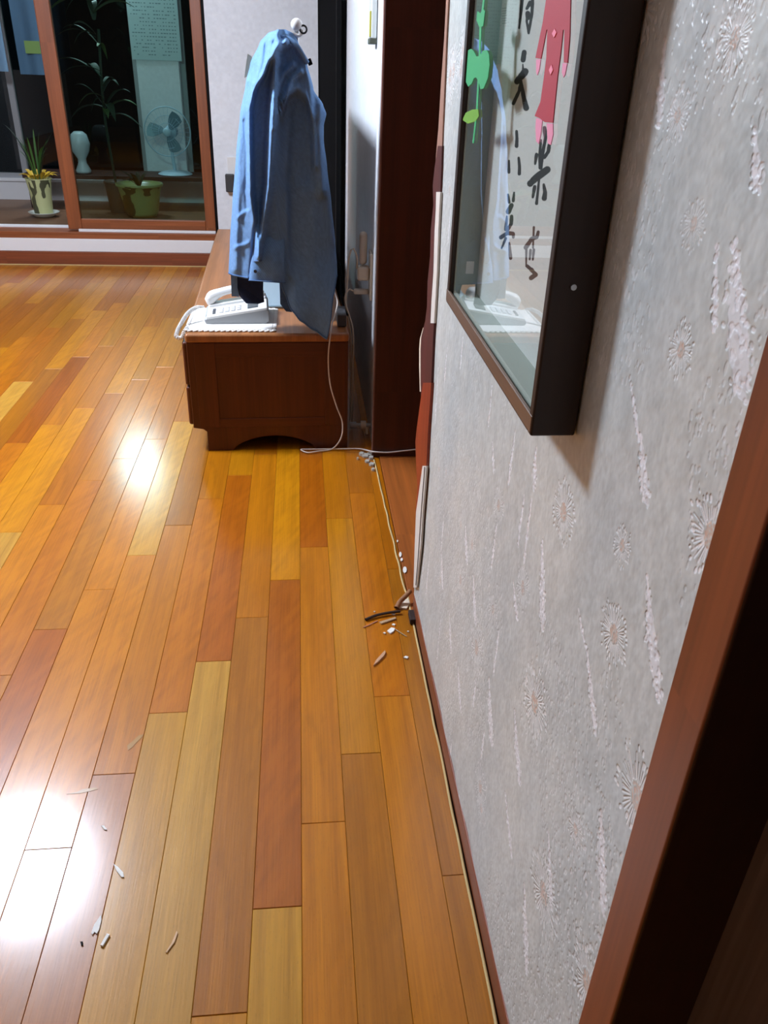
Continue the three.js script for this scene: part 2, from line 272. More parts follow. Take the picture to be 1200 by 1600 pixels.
// --- near doorway (door_2): casing, shadowed jamb, leaf standing open in the unlit room
const door2 = structGroup('door_2', 'reddish brown door casing with an unlit room behind it', 'door frame');
part('casing', rbox(0.2385, 0.262, -0.01, 2.08, -0.336, TRIM_Z, 0.003), M.trim, door2);
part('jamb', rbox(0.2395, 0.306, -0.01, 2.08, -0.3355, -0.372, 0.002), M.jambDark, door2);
part('leaf', rbox(0.31, 1.05, 0.0, 2.05, -0.352, -0.39, 0.003), std(0xb3a294, 0.6, { map: veneerTex }), door2);
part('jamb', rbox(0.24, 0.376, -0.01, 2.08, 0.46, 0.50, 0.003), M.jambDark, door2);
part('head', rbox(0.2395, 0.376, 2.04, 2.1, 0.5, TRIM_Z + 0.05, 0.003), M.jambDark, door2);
part('wall_above', box(WALL, 0.376, 2.1, CEIL, 0.5, TRIM_Z), M.plaster, door2);
struct('wall_right_rear', 'papered wall behind the near doorway', 'wall', box(WALL, 0.376, -0.06, CEIL, 0.5, BACK), M.wall);

// --- far doorway (door_1): stripped frame
const door1 = structGroup('door_1', 'doorway with a stripped frame and dark brown jamb', 'door frame');
part('jamb', rbox(0.226, 0.40, -0.012, 2.06, DOOR_FAR, DOOR_FAR - 0.03, 0.0015), M.jamb, door1);
part('jamb_edge', rbox(0.2235, 0.2275, 0.0, 2.06, DOOR_FAR - 0.002, DOOR_FAR - 0.03, 0.001), std(0x7d5549, 0.7, { map: veneerTex }), door1);
part('sill_board', rbox(0.2485, 0.40, -0.012, 0.0035, -1.53, DOOR_FAR, 0.002, 'z'), M.sill, door1);
part('head', rbox(0.23, 0.40, 2.03, 2.06, DOOR_NEAR, DOOR_FAR, 0.002, 'z'), M.jamb, door1);
part('wall_above', box(WALL, 0.376, 2.06, CEIL, DOOR_NEAR, DOOR_FAR), M.plaster, door1);
part('leaf', rbox(0.40, 0.436, 0.0, 2.05, DOOR_NEAR + 0.05, DOOR_FAR - 0.05, 0.002), M.jambDark, door1);
{ // remains of the near jamb sticking out past the wallpaper edge
  part('raw_stud', box(WALL + 0.004, 0.376, -0.012, 2.06, -1.495, DOOR_NEAR + 0.004), M.woodRaw, door1);
  const edge = (y) => curve([[-300, 712], [0, 700], [100, 695], [230, 690], [400, 683], [560, 675], [700, 667], [850, 657], [920, 650]], y) + 0.5;
  const E = (list, x, t, mat, name) => part(name, platePx('x', x, [...list, ...[...list].reverse().map(([, y]) => [edge(y), y])], t), mat, door1);
  E([[697, -300], [697, 0], [694, 60], [689, 130], [685, 200], [681, 245], [679, 285]], 0.2525, 0.008, M.jambEdge, 'torn_edge');
  E([[684, 228], [679, 262], [676, 290], [677, 320], [673, 360], [672, 400], [668, 440], [667, 480], [663, 512], [662, 540]], 0.2515, 0.008, M.veneerDark, 'torn_veneer');
  E([300, 330, 362, 395, 425, 470, 505].map((y) => [edge(y) - 5 - 1.5 * noise(y / 30, 3, 8), y]), 0.2500, 0.004, M.plaster, 'plaster_strip');
  E([[664, 503], [658, 527], [657, 545], [657, 600], [658, 625]], 0.2505, 0.008, M.veneerDark, 'torn_veneer');
  E([[661, 512], [656, 530], [655, 545], [655, 575], [656, 612]].map(([x, y]) => [x, y]), 0.2535, 0.003, M.chipPale, 'split_edge');
  E([[661, 598], [655, 640], [651, 670], [649, 690], [650, 725], [652, 760], [650, 790], [649, 825]], 0.2495, 0.008, M.veneerRed, 'torn_veneer');
  E([[660, 728], [655, 765], [650, 800], [648, 850], [646, 918]], 0.2480, 0.004, M.plaster, 'plaster_strip');
  part('corner_bead', tube([onX(0.2475, 664, 730), onX(0.2475, 658.5, 800), onX(0.2475, 653, 880), onX(0.2475, 650, 914)], 0.0016, 16, 6), M.grey, door1);
}
// the unlit room behind both doorways
struct('floor_side_room', 'dim wooden floor of the unlit room', 'floor', box(0.376, 1.9, -0.06, -0.002, -2.9, BACK, 'z'), M.sill);
struct('wall_side_room', 'far wall of the unlit room', 'wall', [box(1.78, 1.9, -0.06, CEIL, -2.9, BACK), box(0.376, 1.9, -0.06, CEIL, -2.9, -2.78)], M.wall);

// --- wall beyond the doorway and window wall
struct('wall_right_far', 'pale papered wall between the stripped doorway and the window wall', 'wall', box(FARX, 0.376, -0.06, CEIL, DOOR_FAR - 0.036, FARZ - 0.12), M.wall);
const WX0 = -2.62, WX1 = -0.53, WTOP = 2.08;
const wallF = structGroup('wall_far', 'white papered wall around the balcony window', 'wall');
part('wall_section', box(WX1 + 0.022, FARX, -0.06, CEIL, FARZ, FARZ - 0.16), M.wall, wallF);
part('wall_section', box(LEFT, WX0, -0.06, CEIL, FARZ, FARZ - 0.16), M.wall, wallF);
part('lintel', box(WX0, WX1 + 0.022, WTOP, CEIL, FARZ, FARZ - 0.16), M.wall, wallF);
const step = structGroup('trim_1', 'white window sill band over a reddish brown skirting board', 'sill');
part('brown_board', rbox(LEFT, FARX, 0, 0.082, FARZ + 0.012, FARZ - 0.02, 0.004, 'x'), M.trim, step);
part('white_band', rbox(LEFT, WX1 + 0.02, 0.082, 0.158, FARZ + 0.006, FARZ - 0.05, 0.004, 'x'), M.whitePaint, step);
part('filler_line', rbox(LEFT, FARX, 0, 0.006, FARZ + 0.018, FARZ + 0.012, 0.002, 'x'), M.filler, step);
const win = structGroup('window_1', 'brown framed sliding balcony window with one sash open', 'window');
part('bottom_track', rbox(WX0, WX1 + 0.02, 0.15, 0.196, FARZ - 0.006, FARZ - 0.15, 0.004, 'x'), M.frame, win);
part('track_rail', rbox(-1.36, WX1, 0.196, 0.212, FARZ - 0.022, FARZ - 0.034, 0.002, 'x'), M.whitePaint, win);
part('track_rail', rbox(WX0, -1.44, 0.15, 0.205, FARZ - 0.152, FARZ - 0.20, 0.003, 'x'), M.whitePaint, win);
part('head_track', rbox(WX0, WX1 + 0.02, WTOP - 0.04, WTOP, FARZ - 0.006, FARZ - 0.15, 0.004, 'x'), M.frame, win);
part('gap_strip', rbox(WX1 + 0.002, WX1 + 0.02, 0.15, WTOP, FARZ - 0.03, FARZ - 0.15, 0.003), M.black, win);  // black strip standing in for the shaded gap between sash and wall
{ // closed sash
  const z0 = FARZ - 0.045, z1 = FARZ - 0.085, a = -1.425, b = WX1 + 0.002;
  const sash = new THREE.Group(); sash.name = 'sash'; win.add(sash);
  part('stile', rbox(a, a + 0.082, 0.205, WTOP - 0.04, z0, z1, 0.005), M.frame, sash);
  part('stile', rbox(b - 0.062, b, 0.205, WTOP - 0.04, z0, z1, 0.005), M.frame, sash);
  part('bottom_rail', rbox(a + 0.082, b - 0.062, 0.205, 0.268, z0, z1, 0.005, 'x'), M.frame, sash);
  part('top_rail', rbox(a + 0.082, b - 0.062, WTOP - 0.11, WTOP - 0.04, z0, z1, 0.005, 'x'), M.frame, sash);
  const g = new THREE.PlaneGeometry(b - a - 0.14, WTOP - 0.37).translate((a + b) / 2 + 0.01, (0.268 + WTOP - 0.11) / 2, (z0 + z1) / 2);
  part('pane', g, M.windowGlass, sash);
}
// --- balcony shell
const BZ = -6.82, BF = 0.15;
struct('floor_balcony', 'brown tiled balcony floor', 'floor', box(LEFT, 0.5, -0.06, BF, FARZ - 0.16, BZ - 0.1, 'x'), std(0x8a6a50, 0.45, { map: veneerTex }));
struct('wall_balcony', 'end walls of the balcony', 'wall', [box(LEFT - 0.12, LEFT, -0.06, 2.3, FARZ - 0.16, BZ - 0.1), box(0.45, 0.57, -0.06, 2.3, FARZ - 0.16, BZ - 0.1)], M.wall);
struct('ceiling_balcony', 'white balcony ceiling', 'ceiling', box(LEFT - 0.12, 0.57, 2.22, 2.32, FARZ - 0.16, BZ - 0.1), M.ceiling);
struct('wall_balcony_front', 'white low wall under the outer balcony windows', 'wall', [box(LEFT, 0.45, BF, 0.30, BZ + 0.012, BZ - 0.1), box(LEFT, 0.45, 0.285, 0.305, BZ + 0.03, BZ - 0.1)], M.whitePaint);
struct('wall_balcony_pier', 'pale pier between the outer balcony windows', 'wall', box(-1.165, -0.865, 0.30, 2.22, BZ + 0.07, BZ - 0.1), M.wall);
for (const [n, a, b] of [['window_2', LEFT, -1.165], ['window_3', -0.865, 0.45]]) {
  const w = structGroup(n, n === 'window_2' ? 'dark outer balcony window left of the pale pier' : 'dark outer balcony window right of the pale pier', 'window');
  const fm = M.plasticGrey;
  part('bottom_rail', box(a, b, 0.305, 0.34, BZ, BZ - 0.05), fm, w); part('top_rail', box(a, b, 2.17, 2.22, BZ, BZ - 0.05), fm, w);
  for (const x of n === 'window_2' ? [a + 0.02, -2.1, b - 0.02] : [a + 0.02, -0.2, b - 0.02]) part('mullion', box(x - 0.02, x + 0.02, 0.34, 2.17, BZ, BZ - 0.05), fm, w);
  part('pane', new THREE.PlaneGeometry(b - a, 1.83).translate((a + b) / 2, 1.255, BZ - 0.03), M.windowGlass, w);
}

// ---------------------------------------------------------------- lamps (outside the frame; seen as reflections)
{
  const l = thing('ceiling_lamp', 'white globe ceiling lamp under an added bowl that blocks its upward light', 'lamp');
  part('shade', lathe([[0.001, 0.222], [0.1, 0.222], [0.2, 0.15], [0.262, 0.04], [0.268, 0.0], [0.274, 0.0], [0.268, 0.05], [0.206, 0.158], [0.104, 0.23], [0.001, 0.23]], LAMP.x, LAMP.y, LAMP.z, 48), M.whitePaint, l);  // unseen bowl, added to keep the lamp from lighting the ceiling
  part('globe', new THREE.SphereGeometry(LAMP_R, 40, 28).translate(LAMP.x, LAMP.y, LAMP.z), new THREE.MeshStandardMaterial({ color: 0xffffff, emissive: LAMP_COLOR, emissiveIntensity: 3, roughness: 0.5 }), l);
  const b = thing('balcony_lamp', 'white wall lamp high on the outer balcony windows', 'lamp');
  const T = V(-0.55, 0, -2.4), dir = T.clone().sub(BALCONY_LAMP).normalize(), q = new THREE.Quaternion().setFromUnitVectors(V(0, 0, 1), dir);
  const at = (g, off) => g.applyQuaternion(q).translate(BALCONY_LAMP.x + dir.x * off, BALCONY_LAMP.y + dir.y * off, BALCONY_LAMP.z + dir.z * off);
  part('housing', at(new RoundedBoxGeometry(0.34, 0.3, 0.04, 2, 0.01), -0.03), M.whitePaint, b);
  part('bracket', bar(BALCONY_LAMP.clone().addScaledVector(dir, -0.04), V(BALCONY_LAMP.x, 2.22, BALCONY_LAMP.z - 0.06), 0.012), M.plasticGrey, b);
  part('diffuser', at(new RoundedBoxGeometry(0.3, 0.26, 0.012, 2, 0.004), -0.006), new THREE.MeshStandardMaterial({ color: 0xffffff, emissive: LAMP_COLOR, emissiveIntensity: 3, roughness: 0.5 }), b);
  rectLight(BALCONY_LAMP.clone().addScaledVector(dir, 0.008), T, 0.3, 0.26, LAMP_COLOR, BALCONY_POWER);
}

// ---------------------------------------------------------------- picture on the wall
{
  const X0 = 0.2105, X1 = WALL - 0.002, Y0 = 0.842, Y1 = 1.62, ZN = -0.666, ZF = -1.152, fw = 0.02, glassX = 0.2145, paperX = 0.2505;
  const p = thing('framed_calligraphy', 'deep dark framed calligraphy behind glass on the dandelion wallpaper', 'picture');
  const fm = std(0x33231a, 0.5, { map: veneerTex }), G = [];
  part('side_rail', rbox(X0, X1, Y0, Y1, ZN, ZN - 0.012, 0.0025), fm, p);
  part('side_rail', rbox(X0, X1, Y0, Y1, ZF + 0.016, ZF, 0.0025), fm, p);
  part('bottom_rail', rbox(X0, X1, Y0, Y0 + 0.012, ZN - 0.012, ZF + 0.016, 0.0025, 'z'), fm, p);
  part('top_rail', rbox(X0, X1, Y1 - 0.012, Y1, ZN - 0.012, ZF + 0.016, 0.0025, 'z'), fm, p);
  const lipM = std(0x7d6250, 0.45, { map: veneerTex });
  for (const [ya, yb] of [[Y0 + 0.003, Y0 + fw], [Y1 - fw, Y1 - 0.003]]) part('front_lip', rbox(X0 - 0.0006, glassX - 0.0006, ya, yb, ZN - 0.001, ZF + 0.001, 0.0012, 'z'), lipM, p);
  // lining of the box behind the glass
  part('box_lining', [box(glassX + 0.003, paperX, Y0 + 0.012, Y0 + 0.0185, ZN - 0.012, ZF + 0.016), box(glassX + 0.003, paperX, Y0 + 0.0185, Y1 - 0.012, ZF + 0.016, ZF + 0.021)], std(0xaeb8b0, 0.8), p);
  part('lining_tab', box(0.232, 0.243, 0.888, 0.905, ZF + 0.021, ZF + 0.0225), M.chipWhite, p);
  // sheet with brush writing
  const PW = ZN - ZF, PH = Y1 - Y0, S = 2000, cv = document.createElement('canvas'); cv.width = Math.round(PW * S); cv.height = Math.round(PH * S);
  const c = cv.getContext('2d'); c.fillStyle = '#d8dcd9'; c.fillRect(0, 0, cv.width, cv.height);
  for (let i = 0; i < 9000; i++) { c.fillStyle = rnd() < 0.5 ? 'rgba(255,255,255,0.10)' : 'rgba(120,130,120,0.06)'; c.fillRect(rr(0, cv.width), rr(0, cv.height), rr(2, 26), rr(1, 2)); }
  const Q = (px, py) => { const t = onX(paperX, px, py); return [(-t.z + ZN) * S, (Y1 - t.y) * S]; };
  const A = (x, y) => Q(760 + x / 6.664, y / 6.664), B = (x, y) => Q(760 + x / 6.15, 200 + y / 6.15);
  const brush = (map, pts, w0, w1 = w0) => {                      // stroke laid as overlapping dabs in picture pixels, mapped to the sheet
    for (let i = 0; i < pts.length - 1; i++) for (let k = 0; k <= 40; k++) {
      const t = k / 40, u = (i + t) / (pts.length - 1), x = lerp(pts[i][0], pts[i + 1][0], t), y = lerp(pts[i][1], pts[i + 1][1], t), w = 1.4 * lerp(w0, w1, u) * (0.9 + 0.2 * noise(u * 9, w0, 3)) / 2;
      const o = map(x, y), ex = map(x + w, y), ey = map(x, y + w);
      c.beginPath(); for (let a = 0; a < 10; a++) { const ca = Math.cos(a * 0.6283), sa = Math.sin(a * 0.6283); const X = o[0] + ca * (ex[0] - o[0]) + sa * (ey[0] - o[0]), Y = o[1] + ca * (ex[1] - o[1]) + sa * (ey[1] - o[1]); a ? c.lineTo(X, Y) : c.moveTo(X, Y); } c.closePath(); c.fill();
    }
  };
  c.fillStyle = '#23292b';
  for (const [pts, a, b] of [[[[380, -40], [365, 120], [345, 292]], 30, 16], [[[488, -40], [478, 150], [444, 345]], 26, 20], [[[425, 150], [425, 230], [444, 330]], 16, 22], [[[425, 90], [460, 30]], 22, 30], [[[435, 140], [438, 185]], 40, 34],
    [[[398, 545], [386, 625]], 36, 40], [[[384, 670], [386, 730]], 8, 18], [[[322, 850], [410, 745]], 46, 52], [[[366, 850], [345, 950], [285, 1078]], 24, 26], [[[370, 865], [388, 990], [418, 1125]], 20, 44], [[[318, 1368], [322, 1450], [318, 1522]], 22, 26]]) brush(A, pts, a, b);
  for (const [pts, a, b] of [[[[221, 315], [220, 425]], 14, 22], [[[314, 288], [322, 370], [320, 440]], 18, 26], [[[212, 640], [222, 715]], 14, 20], [[[270, 622], [262, 700]], 14, 22], [[[214, 805], [246, 742]], 36, 30], [[[200, 850], [190, 975]], 14, 26], [[[246, 850], [242, 920], [205, 985]], 26, 22], [[[142, 1052], [205, 1010], [262, 1015], [262, 1048]], 30, 20], [[[190, 1060], [150, 1155]], 20, 12], [[[224, 1105], [236, 1250]], 14, 26],
    [[[562, 0], [572, 95], [545, 240], [528, 385]], 28, 22], [[[528, 120], [516, 260], [520, 385]], 18, 24], [[[608, 165], [600, 225], [562, 285]], 26, 22], [[[486, 255], [472, 345]], 26, 16], [[[424, 535], [480, 480], [590, 400]], 42, 50], [[[512, 470], [500, 600], [486, 725]], 16, 22], [[[468, 565], [450, 665]], 26, 18], [[[555, 545], [568, 620], [560, 675]], 18, 40],
    [[[460, 955], [452, 1150]], 16, 14], [[[502, 1000], [490, 1050], [440, 1065], [382, 1150]], 22, 28], [[[428, 1175], [420, 1262]], 20, 14], [[[460, 1170], [450, 1265]], 20, 14], [[[388, 1165], [386, 1310]], 18, 12], [[[392, 1325], [440, 1365], [478, 1410], [432, 1442]], 24, 30]]) brush(B, pts, a, b);
  c.fillStyle = 'rgba(110,115,115,0.5)'; for (let i = 0; i < 7; i++) brush(A, [[168, 90 + i * 26], [215, 84 + i * 26]], 3, 3);
  const sheet = new THREE.PlaneGeometry(PW, PH).rotateY(-Math.PI / 2).translate(paperX - 0.0005, (Y0 + Y1) / 2, (ZN + ZF) / 2);
  { const uv = sheet.attributes.uv, q = sheet.attributes.position; for (let i = 0; i < uv.count; i++) uv.setXY(i, (-q.getZ(i) + ZN) / PW, (q.getY(i) - Y0) / PH); }
  part('written_sheet', sheet, std(0xffffff, 0.85, { map: canvasTex(cv) }), p).userData.label = 'off-white sheet with two columns of black brush characters';
  part('backing_board', box(paperX, X1, Y0 + 0.006, Y1 - 0.006, ZN - 0.006, ZF + 0.006), M.woodRaw, p);
  part('glass_pane', new THREE.PlaneGeometry(PW - 0.022, PH - 0.022).rotateY(-Math.PI / 2).translate(glassX + 0.001, (Y0 + Y1) / 2, (ZN + ZF) / 2), M.glass, p);
  const nail = onZ(ZN, 895, 448);
  part('nail_head', new THREE.CylinderGeometry(0.0026, 0.0026, 0.004, 12).rotateX(Math.PI / 2).translate(nail.x, nail.y, ZN + 0.001), M.metal, p);

  // paper cut-outs stuck on the glass
  const K = (x, y) => [680 + x / 3.529, y / 3.529], on = glassX - 0.0005;
  const cut = (pts, t, mat, name, parent) => part(name, platePx('x', on - t, pts.map(([x, y]) => K(x, y)), t), mat, parent);
  const vine = thing('paper_vine', 'green paper leaf garland stuck on the picture glass', 'garland');
  const gm = std(0x2fb06a, 0.7), gl = std(0x6fae22, 0.7);
  cut([[180, 278], [166, 340], [164, 395], [170, 455], [182, 478], [200, 462], [214, 430], [226, 428], [240, 452], [248, 492], [266, 488], [290, 430], [299, 360], [296, 305], [284, 276], [262, 280], [246, 308], [226, 312], [210, 280], [196, 270]], 0.0008, gm, 'paired_leaf', vine);
  cut([[232, 62], [227, 112], [243, 152], [264, 144], [274, 62], [262, 48], [248, 74]], 0.0008, gm, 'small_leaf', vine);
  cut([[150, 662], [168, 622], [205, 604], [236, 602], [240, 640], [222, 668], [180, 682]], 0.0008, gl, 'lower_leaf', vine);
  cut([[235, -260], [225, -160], [250, -110], [280, -170], [282, -270], [258, -235]], 0.0008, gm, 'small_leaf', vine);
  cut([[268, -300], [262, 0], [243, 160], [240, 290], [225, 600], [205, 790], [212, 790], [234, 600], [250, 290], [254, 160], [272, 0], [278, -300]], 0.0006, gm, 'stem', vine);
  const doll = thing('paper_doll', 'red paper cut-out dress figure stuck on the picture glass', 'paper figure');
  const red = std(0xb81f36, 0.65), pink = std(0xf09ab8, 0.7);
  cut([[612, -10], [592, 125], [552, 320], [582, 325], [613, 165], [618, 162], [612, 320], [598, 430], [580, 560], [548, 640], [575, 652], [604, 674], [648, 678], [660, 560], [674, 420], [690, 300], [704, 165], [712, 165], [708, 345], [729, 348], [741, 200], [746, -10], [742, -220], [715, -300], [650, -300], [625, -220]], 0.0009, red, 'dress', doll);
  cut([[556, 327], [581, 328], [574, 380], [562, 416], [556, 400]], 0.0007, pink, 'hand', doll);
  cut([[702, 348], [727, 350], [716, 410], [706, 428], [698, 400]], 0.0007, pink, 'hand', doll);
  cut([[556, 650], [590, 664], [582, 740], [570, 794], [556, 778], [552, 700]], 0.0007, pink, 'leg', doll);
  cut([[614, 680], [648, 681], [650, 740], [636, 800], [620, 790]], 0.0007, pink, 'leg', doll);
  const gem = (pts) => part('pink_diamond', platePx('x', on - 0.0016, pts.map(([x, y]) => K(x, y)), 0.0007), std(0xff8fa8, 0.6), doll);
  gem([[657, 158], [667, 180], [654, 208], [643, 185]]); gem([[640, 356], [649, 385], [635, 414], [626, 386]]);
}

// ---------------------------------------------------------------- low cabinet along the far wall
const CT = 0.4, CZ = -2.455;
{
  const cab = thing('tv_cabinet', 'long low reddish brown cabinet with an arched end panel', 'cabinet');
  const L = 1.8, g = new THREE.Group(); // local frame: x along depth (0 = room side), z along length (0 = near end, negative away)
  cab.position.set(-0.361, 0, CZ); cab.rotation.y = 0.03;
  const W = 0.505;
  part('top', rbox(-0.004, W + 0.004, CT - 0.028, CT, 0.006, -L, 0.009, 'z', 3), M.cabinetLitTop, cab);
  // end panel with an arched cut-out between its feet
  const arch = []; for (let i = 0; i <= 20; i++) { const t = i / 20; arch.push(V(lerp(0.40, 0.12, t), 0.052 * Math.pow(Math.sin(Math.PI * t), 0.6), 0)); }
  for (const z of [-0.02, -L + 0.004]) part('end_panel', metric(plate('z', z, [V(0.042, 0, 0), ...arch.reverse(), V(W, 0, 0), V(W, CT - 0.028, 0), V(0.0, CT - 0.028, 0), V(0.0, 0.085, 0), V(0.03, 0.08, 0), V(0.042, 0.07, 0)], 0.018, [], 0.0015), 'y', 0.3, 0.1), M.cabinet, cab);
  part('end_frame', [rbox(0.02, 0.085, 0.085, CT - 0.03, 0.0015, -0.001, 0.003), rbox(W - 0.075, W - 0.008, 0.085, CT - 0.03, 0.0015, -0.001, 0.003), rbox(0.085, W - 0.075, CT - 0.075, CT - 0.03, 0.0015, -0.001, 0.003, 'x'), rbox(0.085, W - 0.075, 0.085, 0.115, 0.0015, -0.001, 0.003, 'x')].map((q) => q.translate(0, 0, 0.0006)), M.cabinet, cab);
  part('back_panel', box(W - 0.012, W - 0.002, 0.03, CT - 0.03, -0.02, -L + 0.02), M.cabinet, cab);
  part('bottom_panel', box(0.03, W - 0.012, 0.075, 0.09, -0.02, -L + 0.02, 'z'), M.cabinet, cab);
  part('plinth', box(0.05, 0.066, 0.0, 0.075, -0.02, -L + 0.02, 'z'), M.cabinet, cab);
  for (let i = 0; i < 3; i++) for (const [y0, y1] of [[0.09, 0.222], [0.226, CT - 0.03]]) {
    const z1 = -0.012 - i * 0.592, z0 = z1 - 0.588;
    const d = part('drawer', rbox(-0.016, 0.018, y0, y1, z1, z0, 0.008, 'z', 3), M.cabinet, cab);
    part('knob', new THREE.SphereGeometry(0.014, 16, 12).scale(0.8, 1, 1).translate(-0.028, (y0 + y1) / 2, (z0 + z1) / 2), M.metal, d);
  }
}

// television, seen exactly edge on behind the shirt; its shade falls on the wall
{
  const tv = thing('television', 'flat television on the cabinet behind the denim shirt', 'television');
  const X = 0.0, z0 = -2.595, z1 = -3.9, y0 = 0.48, y1 = 1.12;
  part('screen', box(X - 0.0008, X + 0.0005, y0 + 0.03, y1 - 0.02, z0 - 0.02, z1 + 0.02), M.screen, tv);
  part('front_bezel', rbox(X, X + 0.012, y0, y1, z0, z1, 0.003), M.black, tv);
  part('back_case', rbox(X + 0.012, X + 0.026, y0 + 0.02, y1 - 0.03, z0 - 0.02, z1 + 0.02, 0.004), M.black, tv);
  part('neck', rbox(X + 0.002, X + 0.024, CT + 0.012, y0 + 0.02, -3.26, -3.46, 0.004), M.black, tv);
  const q = [[400, 441], [437, 439], [440, 477], [411, 463]].map(([x, y]) => onY(CT + 0.012, x, y)), x0 = Math.min(...q.map((p) => p.x)), zn = Math.max(...q.map((p) => p.z));
  part('foot_plate', rbox(x0, 0.09, CT + 0.001, CT + 0.012, zn, -3.6, 0.005), std(0x8fa6b2, 0.3), tv).userData.label = 'pale blue grey foot plate';
}
{
  const pn = thing('standing_screen', 'tall black standing screen in the corner beside the window wall', 'screen');
  const xn = 0.182, xf = 0.116, z0 = -4.3, z1 = -5.19, a = Math.atan2(xn - xf, z0 - z1), L = Math.hypot(xn - xf, z0 - z1);
  pn.position.set(xn, 0, z0); pn.rotation.y = a;
  part('sheet', rbox(0.004, 0.02, 0.002, 1.9, -0.004, -L + 0.004, 0.002), M.screen, pn);
  part('edge_frame', rbox(0, 0.024, 0.001, 1.905, 0, -0.02, 0.003), M.black, pn);
  part('edge_frame', rbox(0, 0.024, 0.001, 1.905, -L + 0.02, -L, 0.003), M.black, pn);
  part('edge_frame', rbox(0, 0.024, 1.885, 1.905, -0.02, -L + 0.02, 0.003), M.black, pn);
}
solid('set_top_box', 'small dark grey receiver box on the cabinet beside the shirt tail', 'receiver', [rbox(0.112, 0.142, CT + 0.002, CT + 0.042, -2.53, -2.64, 0.004)], std(0x4a4a4c, 0.5));

// ---------------------------------------------------------------- denim shirt on its stand
const ZS = -2.44;
{
  const st = thing('coat_stand', 'small white ball knob above the hanging denim shirt', 'coat stand');
  const k = onZ(-2.50, 463.5, 38.5);
  part('pole', tube([V(0.05, CT + 0.008, -2.66), V(0.05, 0.6, -2.66), V(0.03, 0.95, -2.56), V(k.x, 1.12, -2.53), V(k.x, k.y - 0.01, -2.51)], 0.006, 40, 10), M.metal, st);
  part('base', lathe([[0.001, 0.012], [0.032, 0.01], [0.036, 0.004], [0.036, 0]], 0.045, CT + 0.001, -2.66), M.black, st);
  part('knob', new THREE.SphereGeometry(0.0155, 20, 14).translate(k.x, k.y, -2.505), M.plastic, st);
  part('hook', tube([V(k.x, k.y, -2.51), onZ(-2.51, 470, 46), onZ(-2.505, 473, 52), onZ(-2.5, 466, 56), onZ(-2.5, 458, 52)], 0.0042, 20, 8), M.plastic, st);
  part('ring', new THREE.TorusGeometry(0.009, 0.0025, 8, 20).translate(...onZ(-2.5, 474, 46).toArray()), std(0x3c4244, 0.5, { metalness: 0.6 }), st);
}
